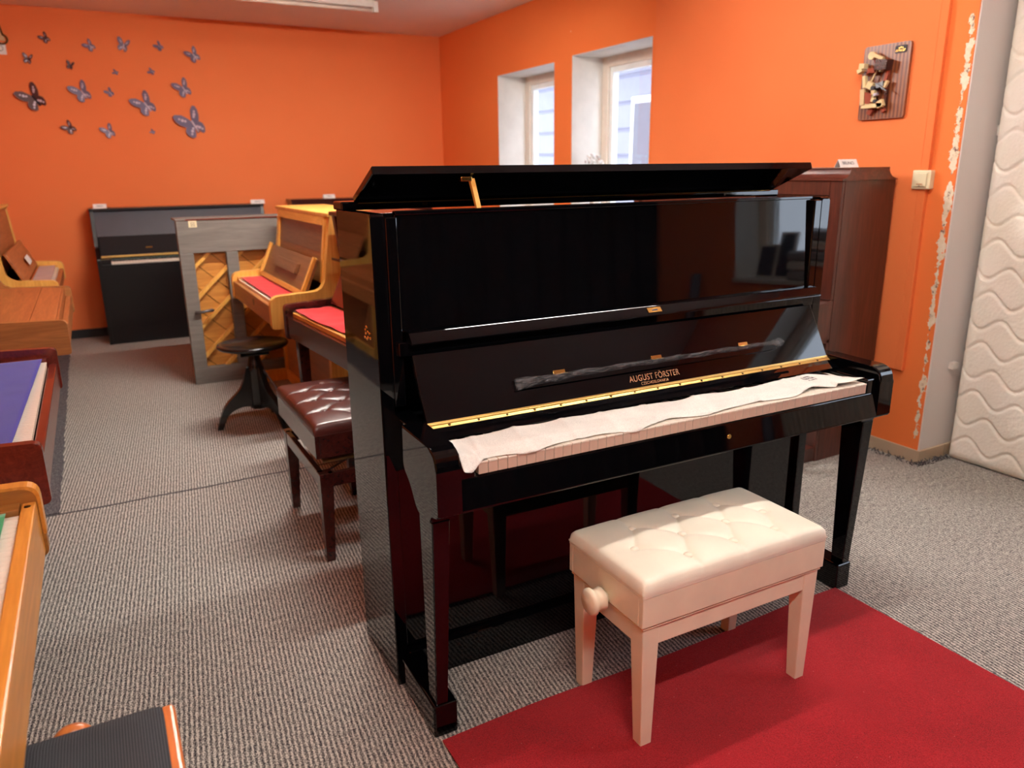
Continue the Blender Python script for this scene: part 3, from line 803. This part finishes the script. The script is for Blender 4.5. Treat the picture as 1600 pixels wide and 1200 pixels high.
# golden oak piano
oakp = small_piano('upright_piano', 'golden oak upright piano with rounded arms in front of the grey piano back', (1.04, 5.21, 0), RY, 1.23, 1.165, .36, .29, .585, .755,
                   'oakz', 'panelmid', .05, .05, desk='walnutdesk', plinth_side=True, arm_round=.05, upper_inset='walnutdesk')
def oak_extra():
    t = oakp; zk = .715; W = 1.23
    # rounded frame around upper panel, desk block, light fallboard rims
    prism('upper_frame', [(-.006, .80), (.04, 1.147), (.062, 1.147), (.016, .80)], 'x', .05, .09, 'oakz', t, .004)
    prism('upper_frame', [(-.006, .80), (.04, 1.147), (.062, 1.147), (.016, .80)], 'x', W-.09, W-.05, 'oakz', t, .004)
    prism('upper_rail', [(.030, 1.10), (.038, 1.147), (.06, 1.147), (.052, 1.10)], 'x', .09, W-.09, 'oak', t, .002)
    def ff(s, d): # along fallboard
        p = Vector((-.10, zk+.028)); q = Vector((-.018, zk+.21)); e = (q-p); nn = Vector((-e.y, e.x)).normalized(); r = p+e*s+nn*d; return (r.x, r.y)
    prism('music_desk', [ff(.42, .001), ff(.72, .001), ff(.72, .022), ff(.42, .022)], 'x', .36, .90, 'walnutdesk', t, .003)
    for x in (.055, W-.085):
        prism('fallboard_rim', [ff(0, .0), ff(1.04, .0), ff(1.04, .02), ff(0, .02)], 'x', x, x+.028, 'oakz', t, .004)
    prism('fallboard_edge', [ff(-.06, .0), ff(.07, .0), ff(.07, .016), ff(-.06, .016)], 'x', .09, W-.09, 'oak', t, .003)
    cyl('keyhole', (W/2+.1, -.285, .66), (W/2+.1, -.2835, .66), .02, 'screw', t, 16)
oak_extra()
cover('red felt strip over the keys of the golden oak piano', (1.04, 5.21, 0), RY, .098, 1.13, -.245, -.105, .726, 'redcloth', .0015, 1)
# dark mahogany with loose red felt
DKL, DKR = (1.085, 3.76, 0), R(-86)
dkp = small_piano('upright_piano', 'dark mahogany upright piano standing behind the brown bench, back to the tall black one', DKL, DKR, 1.25, 1.185, .36, .325, .585, .755,
                  'mahogdark', 'mahogdark', .035, -.045, desk='mahogred', legs=True, arm_round=.02)
def dk_extra():
    t = dkp
    prism('music_desk', [(-.012, .93), (-.075, .955), (-.075, .967), (-.012, .95)], 'x', .04, 1.21, 'mahogdark', t, .002)
    box('key_rail', (.076, -.30, .70), (1.174, -.28, .722), 'oak', t, .002)
dk_extra()
def loose(u, v, x, y): return x+.015*noise.noise(Vector((v*5, 1, 2))), y-.03*(1-v)*u*0-.012*math.sin(u*6)*(1-v)
cover('loose crumpled bright red felt over the keys of the dark mahogany piano', DKL, DKR, .075, 1.17, -.285, -.075, .727, 'redcloth2', .006, 4, loose)

# ---- left row (facing right)
LY = R(90)
LX = -.49
gp = small_piano('upright_piano', 'oak upright piano with green felt on its keys, nearest at left edge', (LX, .52, 0), LY, 1.24, 1.15, .36, .317, .60, .757,
                 'greenoakside', 'greenoak', .03, keys='single', rim='greenoak', arm_round=.03, slipz=.725)
cyl('peg_hole', (1.24-.055, -.297, .7253), (1.24-.055, -.297, .7262), .006, 'screw', gp, 12)
cover('green felt strip over keys of the oak piano nearest at left edge', (LX, .52, 0), LY, .075, 1.16, -.262, -.10, .728, 'greencloth', .001, 2)
bp = small_piano('upright_piano', 'reddish mahogany upright piano with blue felt on its keys at left', (LX, 2.03, 0), LY, 1.20, 1.15, .36, .312, .60, .757,
                 'mahogred', 'mahogred', .028, arm_round=.02, keys='single')
def bl(u, v, x, y): return x+.002, y+(.026*(1-u)**1.0*(1-v))*1.0
cover('blue felt strip over the keys of the reddish piano at left', (LX, 2.03, 0), LY, .075, 1.125, -.266, -.10, .730, 'bluecloth', .001, 3, bl)
lp = small_piano('upright_piano', 'light mahogany upright piano with closed flat key lid at left', (LX, 3.84, 0), LY, 1.25, 1.12, .36, .335, .60, .755,
                 'teakside', 'teak', .03, .06, fall='closed', arm_round=.025)
pp = small_piano('upright_piano', 'light wood upright piano with open lid and pink key cloth at far left corner', (LX, 5.40, 0), LY, 1.28, 1.18, .36, .265, .62, .755,
                 'oakz', 'teak', .03, .03, desk='teak', arm_round=.04)
box('name_label', (.63, -.0, 0), (.68, .001, 0.02), 'white', None, 0).name = 'tmp_label'
bpy.data.objects.remove(bpy.data.objects['tmp_label'])
prism('name_plate', [(-.0935, .80), (-.0705, .85), (-.072, .851), (-.095, .801)], 'x', .60, .86, 'white', pp, .0003)
cover('dusty pink cloth over keys of the piano in far left corner', (LX, 5.40, 0), LY, .075, 1.20, -.215, -.10, .729, 'pinkcloth', .001, 6)

# ---- back wall pianos
KP = (0.0, 7.29, 0)
def black_console():
    W, H = 1.40, 1.105
    t = thing('upright_piano', 'satin black upright piano against the back wall under the butterflies', 'piano', KP)
    D = .20; a = .235; zs = .66
    for x0 in (0, W-.03):
        prism('side_panel', rpoly([(D, 0), (D, H-.02), (0, H-.02), (-.06, .78, .03), (-a, .715, .02), (-a, 0)]), 'x', x0, x0+.03, 'blackwood', t, .002)
    box('lid', (-.004, -.012, H-.02), (W+.004, D, H), 'blackwood', t, .003)
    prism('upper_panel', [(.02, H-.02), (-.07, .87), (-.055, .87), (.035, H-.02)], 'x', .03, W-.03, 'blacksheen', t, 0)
    box('lower_panel', (.03, -a+.004, .02), (W-.03, -a+.024, zs-.02), 'blackwood', t, .001)
    box('plinth', (.03, -a+.01, 0), (W-.03, -a+.03, .03), 'blackwood', t, .001)
    box('key_slip', (.03, -a, zs-.02), (W-.03, -a+.03, zs+.002), 'blackwood', t, .002)
    for x0, x1 in ((.031, .10), (W-.10, W-.031)): box('key_block', (x0, -a+.032, zs), (x1, -.10, zs+.045), 'blackwood', t, .002)
    white_keys(t, .103, 52, (W-.206)/52, -a+.032, -.10, zs, zs+.024, False)
    black_keys(t, .103, 52, (W-.206)/52, -a+.085, -.10, zs+.024, zs+.034)
    prism('fallboard', [(-.10, zs+.055), (-.082, zs+.222), (-.097, zs+.222), (-.118, zs+.06)], 'x', .035, W-.035, 'felt_dark', t, .002)
    box('hinge', (.035, -.128, zs+.05), (W-.035, -.116, zs+.066), 'brasslite', t, .001)
    box('name_plate', (.38, -.115, zs+.115), (.43, -.1, zs+.125), 'brass', t, .001).rotation_euler = (0, 0, 0)
    box('back_panel', (.03, D-.02, .02), (W-.03, D-.002, H-.02), 'blackwood', t, 0)
    cover('dark green felt strip over the keys of the satin black piano', KP, 0, .105, W-.105, -.175, -.105, zs+.036, 'dkgreencloth', .001, 8)
black_console()
def brown_back():
    W, H = 1.40, 1.135
    t = thing('upright_piano', 'dark brown upright piano against the back wall behind the golden oak one', 'piano', (1.66, 7.30, 0))
    for x0 in (0, W-.03): prism('side_panel', rpoly([(.19, 0), (.19, H-.02), (0, H-.02), (-.02, .78, .03), (-.25, .74, .03), (-.25, .6), (0, .58), (0, 0)]), 'x', x0, x0+.03, 'mahogdark', t, .002)
    box('lid', (-.01, -.02, H-.02), (W+.01, .19, H), 'mahogdark', t, .003)
    box('upper_panel', (.03, .0, .77), (W-.03, .02, H-.02), 'mahogdark', t, 0)
    box('lower_panel', (.03, .0, .0), (W-.03, .02, .6), 'mahogdark', t, 0)
    box('key_lid', (.03, -.24, .60), (W-.03, 0.0, .74), 'mahogdark', t, .004)
brown_back()

# ---- grey piano seen from the back
def grey_back():
    W, H = 1.42, 1.095
    t = thing('upright_piano', 'piano seen from behind, grey timber frame over a wooden soundboard, beside the oak piano', 'piano', (.472, 5.335, 0))
    g = 'greywood'
    box('top_rail', (0, 0, .875), (W, .06, H-.012), g, t, .004)
    box('bottom_rail', (0, 0, 0), (W, .06, .11), g, t, .004)
    for x in (0, .285, .62, .95, W-.085):
        w = .085 if x in (0, W-.085) else .075
        box('post', (x, -.0, .11), (x+w, .06, .875), g, t, .004)
    box('soundboard', (.02, .062, .05), (W-.02, .072, .95), 'oakback', t, 0)
    k = 0
    for c in [-1.35+.2*q for q in range(11)]:     # diagonal ribs rising to the right
        bm = bmesh.new(); x0, x1 = .03, W-.03
        # line z = c + x*0.95
        s = .95
        za, zb = max(.06, c+s*x0+.45), min(.93, c+s*x1+.45)
        xa, xb = (za-c-.45)/s, (zb-c-.45)/s
        if xb-xa < .05: bm.free(); continue
        w = .017
        add_prism(bm, [(xa-w, za), (xa+w, za), (xb+w, zb), (xb-w, zb)], 'y', .030, .062, .002)
        link('rib', bm, 'oakz', t)
    for c in [.25+.16*q for q in range(13)]:     # seams of the boards falling to the right
        za, zb = min(.93, c-.95*.03), max(.06, c-.95*(W-.03))
        xa, xb = (c-za)/.95, (c-zb)/.95
        prism('board_seam', [(xa-.003, za), (xa+.003, za), (xb+.003, zb), (xb-.003, zb)], 'y', .0605, .0625, 'screw', t, 0)
    box('lid', (-.004, -.004, H-.012), (W+.008, .24, H), 'greywood', t, .002)
    box('lid_red_reflection', (.06, -.0055, H-.010), (W, -.004, H-.003), 'mahogred', t, 0)  # thin red strip painted in as the reddish reflection along the grey lid
    box('body', (.02, .074, .02), (W-.01, .24, H-.013), 'greywood', t, .002)
    pl = box('paper_plate', (.075, -.002, H-.055), (.125, .0, H-.004), 'cream', t, .0005)
    for q in (.035, .025, .015): box('print_line', (.085, -.0028, H-.012-q), (.115, -.002, H-.009-q), 'ink', pl, 0)
    cyl('handle', (.05, -.02, .49), (.165, -.02, .50), .010, 'steel', t, 12)
    cyl('handle_mount', (.06, 0.005, .491), (.06, -.02, .491), .012, 'steel', t, 10)
    cyl('handle_mount', (.155, .02, .499), (.155, -.02, .499), .007, 'steel', t, 10)
grey_back()

# ================================================================ MAHOGANY TALL PIANO at right wall
def mahogany():
    Y0 = 2.30; L = 1.47; X0, X1 = 2.915, 3.255; H = 1.362; zc = 1.312
    # local frame: x along world -Y reversed -> use world-aligned empty at near end
    t = thing('upright_piano', 'tall red mahogany upright piano with moulded top against the orange right wall', 'piano', (X0, Y0, 0))
    d = X1-X0
    box('end_panel', (0, 0, 0), (d, .035, zc), 'mahog', t, .002)
    box('end_panel', (0, L-.035, 0), (d, L, zc), 'mahog', t, .002)
    # cove cornice
    def cove(x, z0, z1, w, n=6):
        return [(x+w*(1-math.cos(math.pi/2*k/n)), z0+(z1-z0)*math.sin(math.pi/2*k/n)) for k in range(n+1)]
    left = [(-.028+.05*math.sin(math.pi/2*k/6), zc+(H-.006-zc)*(1-math.cos(math.pi/2*k/6))) for k in range(7)]
    right = [(d+.004-.065*math.sin(math.pi/2*k/6), zc+(H-.006-zc)*(1-math.cos(math.pi/2*k/6))) for k in range(6, -1, -1)]
    poly = [(-.028, zc-.006)]+left+right+[(d+.004, zc-.006)]
    prism('cornice', poly, 'y', -.006, L+.006, 'mahogx', t, .0008)
    box('lid', (.016, -.004, H-.007), (d-.055, L, H), 'mahogx', t, .002)
    # front: stile, frame and panels (front faces -x)
    box('stile', (-.022, 0, .78), (0, .06, zc-.006), 'mahog', t, .004); box('stile', (-.022, L-.06, .78), (0, L, zc-.006), 'mahog', t, .004)
    box('front_rail', (-.022, .06, zc-.07), (.0, L-.06, zc-.006), 'mahog', t, .003)
    box('upper_panel', (-.006, .06, .80), (.01, L-.06, zc-.07), 'mahog', t, .001)
    for a, b in ((.09, .46), (.50, .97), (1.01, L-.09)): box('raised_panel', (-.014, a, .86), (-.005, b, zc-.10), 'mahogx', t, .006)
    box('lower_panel', (0, .035, .0), (.02, L-.035, .60), 'mahog', t, .002)
    box('foot_rail', (-.02, 0, 0), (0, .06, .6), 'mahog', t, .003)
    for y in (.0, L-.06):
        prism('arm', rpoly([(-.27, .60, .02), (-.27, .74, .03), (0, .78), (0, .58)]), 'y', y, y+.06, 'mahog', t, .003)
        box('leg', (-.25, y+.01, .0), (-.20, y+.05, .60), 'mahog', t, .005)
        box('toe', (-.26, y+.005, 0), (0, y+.055, .07), 'mahog', t, .005)
    box('keybed', (-.26, .06, .60), (0, L-.06, .66), 'mahog', t, .003)
    box('key_lid', (-.25, .06, .66), (0, L-.06, .75), 'mahog', t, .01)
    box('back_panel', (d-.02, .035, .03), (d-.002, L-.035, zc-.01), 'mahogdark', t, 0)
mahogany()
def card(label, loc, rz, txt, w=.075, s=.02):
    t = thing('name_card', label, 'card', loc, rz)
    bm = bmesh.new(); h = .036; dd = .022
    add_prism(bm, [(-dd, 0), (0, h), (dd, 0), (dd-.0015, 0), (0, h-.0025), (-dd+.0015, 0)], 'x', -w/2, w/2)
    link('paper', bm, 'white', t)
    nrm = Vector((0, dd, h)).normalized()
    text('lettering', txt, s, 'ink', t, frame_m((0, -dd/2-.0006, h/2+.0004), (1, 0, 0), nrm), .0002, .8)
    return t
card('white folded name card on top of the tall red mahogany piano', (3.10, 2.45, 1.362), R(-12), 'BRUNO-', .10, .022)
card('white folded card at the left end of the satin black piano top', (.085, 7.33, 1.105), 0, 'PIANO', .10)
card('white folded card at the right end of the satin black piano top', (1.36, 7.33, 1.105), 0, 'PIANO', .12)
card('white folded card on the dark brown piano at the back wall', (2.02, 7.33, 1.135), 0, 'PIANO', .11)
card('white folded card on the dark mahogany piano behind the tall black one', (1.10, 3.69, 1.185), R(-86), 'PIANO', .09)

# ================================================================ front stool bench, bottom left
fs = thing('piano_bench', 'bench with black ribbed seat and orange wood rim in the bottom left corner', 'bench', (-.30, .66, 0))
def seatfn(u, v):
    x = .0+u*.285; y = v*.58; e = min(1, min(u, 1-u)*9, min(v, 1-v)*14)
    return (x, y, .478+.022*math.sqrt(max(0, e)))
grid('seat', 30, 40, seatfn, 'ribbed', fs, -.02)
for x0 in (-.022, .286): box('side_rail', (x0, -.01, .43), (x0+.024, .583, .502), 'orangewood', fs, .008, 3)
box('front_rail', (.0, .56, .42), (.286, .578, .478), 'orangewood', fs, .004); box('front_rail', (.0, 0.0, .42), (.286, .018, .478), 'orangewood', fs, .004)
for x in (-.018, .268):
    for y in (0.0, .54): box('leg', (x, y, 0), (x+.036, y+.036, .43), 'orangewood', fs, .006)
lathe('knob', [(.010, 0), (.010, .012), (.032, .020), (.036, .03), (.032, .042), (.015, .047), (.002, .048)], 'orangewood', fs, 28, frame_m((.155, .578, .462), (1, 0, 0), (0, 0, 1)) @ Matrix.Rotation(math.pi, 4, 'Y'))

# ================================================================ mattress
def mattress():
    X = 3.48; T = .17; y1, y0 = 2.02, 1.12; H = 2.12
    def height(y, z):     # quilting lines: pairs of sines running along the length, crossing
        h = 0.0
        u = (y-y0); 
        amp = .030; per = .19
        for k in range(-2, 20):
            zc_ = k*.115+.12*u
            for ph in (0,):
                zz = zc_+amp*math.sin(2*math.pi*u/per + (2.2 if k % 2 else 0))
                h += math.exp(-((z-zz)/.007)**2)
        return -min(1, h)
    def fn(u, v):
        y = y0+u*(y1-y0); z = .005+v*(H-.005)
        e = min(y-y0, y1-y, z, H-z); r = .05
        bulge = math.sqrt(max(0, 1-((r-min(e, r))/r)**2)) if e < r else 1
        w = .006*noise.noise(Vector((y*3, z*3, 0)))
        return (X+T/2-(T/2)*(.55+.45*bulge)+.010*(-height(y, z))*bulge+w*bulge, y, z)
    t = thing('mattress', 'cream quilted mattress standing upright against the right wall', 'mattress')
    lab(grid('quilted_face', 150, 340, fn, 'mattress', t), 'wavy quilted cover')
    box('core', (X+.045, y0+.002, .006), (X+T, y1-.002, H), 'mattress', t, .03, 4)
mattress()

# ================================================================ switch
sw = thing('light_switch', 'cream light switch on the orange wall beside the red mahogany piano', 'switch', (XR, 2.187, 1.305))
box('housing', (-.034, -.043, -.041), (0, .043, .041), 'bakelite', sw, .005, 3)
box('rocker', (-.040, -.030, -.030), (-.034, .030, .030), 'bakelite', sw, .003, 3)
box('label_strip', (-.0412, -.014, -.021), (-.040, .014, -.017), 'gold', sw, 0)
text('label_mark', 'o', .012, 'ink', sw, frame_m((-.0412, 0, -.026), (0, -1, 0), (0, 0, 1)), .0002)

# ================================================================ piano action display board
def action():
    Y0, Y1, Z0, Z1 = 2.310, 2.545, 1.575, 1.895
    t = thing('action_display', 'striped wooden board with a piano key action model on the orange wall', 'wall display', (XR-.022, Y1, Z0))
    W, H = Y1-Y0, Z1-Z0
    prism('backboard', rpoly([(-W, 0, .012), (0, 0, .012), (0, H, .012), (-W, H, .012)]), 'x', -.014, 0, 'striped', t, .002)
    def p(u, v, d): return (-d, -u*W, v*H)      # u from left, v up
    def bar(n, a, b, d0, d1, w, mat):
        A, B = Vector((a[0]*W, a[1]*H)), Vector((b[0]*W, b[1]*H)); e = (B-A).normalized(); q = Vector((-e.y, e.x))*w/2
        pl = [A-q, B-q, B+q, A+q]
        return prism(n, [(-k.x, k.y) for k in pl], 'x', -d1, -d0, mat, t, .001)
    cyl('hammer_head', p(.28, .86, .03), p(.28, .86, .052), .017, 'hammerfelt', t, 20)
    bar('hammer_felt_tail', (.28, .88), (.52, .80), .03, .05, .014, 'hammerfelt')
    bar('hammer_shank', (.50, .80), (.27, .48), .034, .041, .007, 'maple')
    bar('hammer_rail', (.40, .73), (.66, .71), .014, .06, .045, 'mahogdark')
    bar('damper_wire', (.30, .86), (.36, .62), .02, .03, .012, 'redfelt')
    bar('damper_block', (.46, .67), (.56, .73), .03, .055, .035, 'maple')
    bar('check_felt', (.05, .74), (.17, .73), .03, .06, .022, 'hammerfelt')
    bar('check_head', (.02, .66), (.12, .69), .03, .06, .018, 'hammerfelt')
    bar('check_wire', (.14, .73), (.15, .52), .04, .043, .003, 'steel')
    bar('back_check', (.15, .60), (.18, .44), .03, .05, .014, 'hammerfelt')
    bar('whippen_flange', (.22, .66), (.38, .66), .02, .05, .02, 'redfelt')
    bar('hammer_butt', (.34, .50), (.28, .42), .03, .055, .03, 'hammerfelt')
    bar('jack', (.38, .45), (.40, .24), .03, .05, .016, 'hammerfelt')
    bar('spring_rail', (.44, .44), (.60, .47), .016, .05, .022, 'steel')
    bar('spoon', (.45, .48), (.70, .36), .05, .054, .006, 'steel')
    bar('damper_lever', (.62, .70), (.56, .42), .02, .032, .014, 'redfelt')
    bar('lever_felt', (.66, .50), (.60, .42), .03, .045, .014, 'hammerfelt')
    bar('lever_stem', (.62, .40), (.62, .16), .02, .03, .012, 'mahogdark')
    bar('capstan_block', (.16, .42), (.19, .20), .02, .055, .022, 'maple')
    bar('key_block', (.30, .36), (.24, .22), .014, .05, .05, 'redfelt')
    bar('whippen', (.16, .185), (.62, .185), .03, .05, .02, 'hammerfelt')
    bar('whippen_heel', (.50, .18), (.62, .22), .03, .05, .03, 'hammerfelt')
    cyl('capstan', p(.46, .24, .03), p(.46, .24, .055), .008, 'ink', t, 12); cyl('regulating_screw', p(.46, .33, .03), p(.46, .33, .058), .006, 'silver', t, 12)
    cyl('center_pin', p(.40, .42, .03), p(.40, .42, .06), .009, 'ink', t, 12)
    bar('bracket_foot', (.34, .15), (.27, .07), .014, .03, .022, 'redfelt'); bar('bracket_foot', (.56, .16), (.60, .09), .014, .03, .018, 'redfelt')
    pl = prism('name_plate', rpoly([(-.92*W, .855*H, .006), (-.67*W, .855*H, .006), (-.67*W, .955*H, .006), (-.92*W, .955*H, .006)]), 'x', -.016, -.014, 'ink', t, .0005)
    m = frame_m((-.0165, -.795*W, .885*H), (0, -1, 0), (0, 0, 1))
    text('plate_lettering', 'PETROF', .015, 'brass', pl, m, .0002, .9)
    for k in (-1, 0, 1): box('plate_crown', (-.0168, -.795*W+k*.009-.002, .915*H), (-.016, -.795*W+k*.009+.002, .915*H+.008-abs(k)*.003), 'brass', pl, 0)
action()

# ================================================================ butterflies
wing_u = [(0, -.05), (0, .12), (.16, .45), (.42, .82), (.8, 1.02), (1.0, .95), (1.02, .68), (.88, .34), (.62, .05), (.3, -.08)]
wing_l = [(0, 0), (.3, .04), (.6, .0), (.78, -.22), (.76, -.5), (.58, -.74), (.36, -.78), (.2, -.56), (.04, -.25)]
def butterfly(x, z, s, rot, dark, fold, label):
    t = thing('butterfly_decoration', label, 'butterfly sticker', (x, YB-.004, z), 0, 'butterflies on the back wall')
    t.rotation_euler = (0, R(-rot-8), 0)
    base, body = ('dkbfly', 'ink') if dark else ('bluegrey', 'silver')
    for sd in (-1, 1):
        k = s*(fold if sd > 0 else 1)
        for nm, poly in (('upper_wing', wing_u), ('lower_wing', wing_l)):
            w = prism(nm, [(sd*a*k*.5, b*s*.5) for a, b in poly], 'y', -.006, -.004, base, t, 0)
            w.rotation_euler = (0, 0, R(-16*sd))
            if s > .08:
                c = (.55, .5) if nm == 'upper_wing' else (.35, -.35)
                for (du, dv, r) in ((0, 0, .10), (.14, .16, .07), (-.15, -.12, .08)):
                    cx, cz = sd*(c[0]+du)*k*.5, (c[1]+dv*(1 if nm == 'upper_wing' else -1))*s*.5
                    cyl('wing_spot', (cx, -.0062, cz), (cx, -.0070, cz), r*s*.5, 'silver', w, 8)
    cyl('body', (0, -.006, .12*s), (0, -.006, -.3*s), .035*s, body, t, 8)
BF = [((71, 60), (-.11, 2.425), .085, 30, 1, 'dark butterfly sticker, highest one at the left, near the ceiling'),
      ((141, 72), (.199, 2.387), .095, 35, 0, 'grey butterfly sticker second from left in the top row'),
      ((193, 72), (.445, 2.402), .115, -25, 0, 'grey butterfly sticker third from left in the top row, tilted left'),
      ((249, 73), (.719, 2.413), .08, 35, 0, 'small grey butterfly sticker fourth in the top row'),
      ((303, 87), (.986, 2.357), .13, 25, 0, 'grey butterfly sticker at the right end of the top row'),
      ((44, 93), (-.254, 2.262), .085, -20, 1, 'small dark butterfly sticker, leftmost of second row'),
      ((110, 103), (.034, 2.229), .07, -25, 1, 'tiny dark butterfly sticker second from left of second row'),
      ((181, 113), (.359, 2.195), .05, 60, 0, 'tiny butterfly sticker in the middle of the second row'),
      ((237, 112), (.634, 2.212), .06, 55, 0, 'tiny pale butterfly sticker at the right of the second row'),
      ((54, 154), (-.256, 1.971), .21, 25, 1, 'large dark butterfly sticker at the left'),
      ((129, 145), (.091, 2.026), .17, 20, 0, 'medium grey butterfly sticker right of the large dark one'),
      ((172, 145), (.294, 2.033), .075, 30, 0, 'small butterfly sticker between the medium grey and large grey ones'),
      ((228, 164), (.555, 1.944), .20, 25, 0, 'large grey butterfly sticker in the middle of the flock'),
      ((287, 139), (.871, 2.083), .16, 20, 0, 'medium pale grey butterfly sticker above the largest one'),
      ((110, 200), (-.038, 1.749), .11, 35, 1, 'dark butterfly sticker, lowest at the left'),
      ((171, 206), (.246, 1.723), .12, 20, 0, 'grey butterfly sticker in the lowest row, second from left'),
      ((239, 206), (.581, 1.727), .045, 50, 0, 'tiniest butterfly sticker in the lowest row'),
      ((302, 194), (.915, 1.795), .26, 20, 0, 'largest grey butterfly sticker, lowest at the right')]
for _, (x, z), s, rot, dk, l in BF: butterfly(x, z, s, rot, dk, .72, l)

# beige wall ornament at the upper left edge
wo = thing('wall_ornament', 'beige hanging ornament with a curled hook and small paper at upper left edge', 'ornament', (-.44, YB, 2.3))
prism('panel', [(-.15, .09), (.055, .09), (.02, .28), (-.15, .28)], 'y', -.012, 0, 'maple', wo, .002)
tube('hook', [(.03+.04*math.cos(R(a)), -.016, .10+.035*math.sin(R(a))) for a in range(-200, 71, 15)]+[(.03, -.016, .2)], .007, 'screw', wo)
box('paper', (-.15, -.005, -.01), (.05, 0, .075), 'white', wo, 0)
tube('paper_print', [(.01+.02*math.cos(R(a)), -.007, .035+.02*math.sin(R(a))) for a in range(0, 361, 30)], .002, 'ink', wo)

# ================================================================ flowers at the near window sill
fl_ = thing('dried_flowers', 'dried white flowers on the sill of the nearer window', 'flowers', (3.40, 4.90, .975))
lathe('vase', [(.002, 0), (.04, 0), (.055, .08), (.04, .17), (.022, .21), (.028, .235), (.02, .235), (.002, .2)], 'whitepaint', fl_, 20)
bs = bmesh.new(); bfw = bmesh.new(); bd = bmesh.new(); rr = random.Random(3)
for k in range(26):
    a = rr.uniform(0, 6.28); r = rr.uniform(.02, .13); h = rr.uniform(.34, .50)
    e = Vector((r*math.cos(a)*.5, r*math.sin(a), h)); add_cyl(bs, (0, 0, .2), e, .0015, 4)
    for q in range(4):
        c = e+Vector((rr.uniform(-.015, .015), rr.uniform(-.02, .02), rr.uniform(-.03, .015)))
        g = bmesh.ops.create_icosphere(bfw if q else bd, subdivisions=1, radius=rr.uniform(.006, .014) if q else .005)['verts']
        bmesh.ops.translate(bfw if q else bd, vec=c, verts=g)
link('stems', bs, 'gold_brocade', fl_); o = link('blossoms', bfw, 'white', fl_); o['kind'] = 'stuff'; o = link('seed_heads', bd, 'redfelt', fl_); o['kind'] = 'stuff'

# ================================================================ things seen only in the piano's reflection
rad = thing('radiator', 'white panel radiator under the window right of the viewer', 'radiator', (XR2, -.62, 0))
box('panel', (-.10, 0, .12), (-.03, 1.5, .62), 'whitepaint', rad, .008)
box('top_grille', (-.11, 0, .62), (-.02, 1.5, .65), 'whitepaint', rad, .004)
bm = bmesh.new()
for i in range(36): add_box(bm, (-.112, .03+i*.0405, .15), (-.10, .055+i*.0405, .60), .003, 1)
link('ribs', bm, 'frame', rad)
for i, (h0, c, l) in enumerate(((.825, 'blanket', 'grey folded blanket, bottom of the sill stack'), (.885, 'whitecloth', 'white folded sheet in the middle of the sill stack'), (.945, 'blanket', 'grey folded blanket, top of the sill stack'))):
    tag(box('folded_blanket', (XR2+.0, .02, h0), (XR2+.2, .50, h0+.058), c, None, .02, 4), l, 'blanket', 'blankets on the sill')
for i, (y, z, w, l) in enumerate(((-.25, .22, .16, 'dark framed picture leaning at the sill end'), (-.10, .30, .14, 'taller dark framed picture leaning on the sill'))):
    f = thing('picture_frame', l, 'picture', (XR2+.10, y, .825)); f.rotation_euler = (0, R(14), 0)
    box('frame', (-.008, -w/2, 0), (.008, w/2, z), 'whitepaint', f, .002); box('picture', (-.010, -w/2+.015, .015), (-.008, w/2-.015, z-.015), 'darkcloth', f, 0)
tag(box('dark_red_box', (XR2+.04, .52, .825), (XR2+.16, .62, .95), 'mahogred', None, .003), 'dark red box beside the blankets on the sill', 'box')
cur = grid('curtain', 120, 4, lambda u, v: (-.2+u*3.85, YREAR+.06+.03*math.sin(u*115), .02+v*2.55), 'darkwall', None, .004)
tag(cur, 'dark brown curtain across the wall behind the viewer', 'curtain')
pole = cyl('rolled_banner', (XR2-.12, -.78, 0.0), (XR2-.06, -.74, .85), .035, 'facade', None, 16)
tag(pole, 'rolled blue grey banner standing in the corner behind the viewer', 'banner')

# ================================================================ outside
tag(box('yard', (4.1, -8, -.4), (22, 18, -.3), 'lawn', None, 0), 'pale paved yard outside the windows', 'yard')['kind'] = 'structure'
def neighbour(loc, rz, label, n):
    t = thing('neighbour_house', label, 'house', loc, rz)
    box('wall', (0, 0, 0), (.3, 14, 4.6), 'facade', t, 0)
    for k in range(10): box('siding', (-.03, 0, 1.0+k*.34), (0, 14, 1.0+k*.34+.30), 'facade', t, .01)
    box('eaves', (-.5, -.3, 3.25), (.0, 14.3, 3.4), 'facadedk', t, .02)
    box('gutter', (-.6, -.3, 3.05), (-.5, 14.3, 3.2), 'facade2', t, .02)
    for y in (1.2, 3.4, 5.6, 7.9, 10.3):
        f = box('window', (-.06, y, 1.2), (-.02, y+1.0, 2.4), 'sash', t, .01); box('pane', (-.07, y+.08, 1.28), (-.06, y+.92, 2.32), 'facade2', f, 0)
    for k in range(14): box('roof_batten', (-.35, .4+k*.95, 3.4), (-.2, .5+k*.95, 3.75), 'facadedk', t, .01)
    return t
neighbour((5.7, 2.0, -.3), R(-7), 'pale sided neighbouring house seen through both windows', 1).rotation_euler = (R(1.5), 0, R(-7))
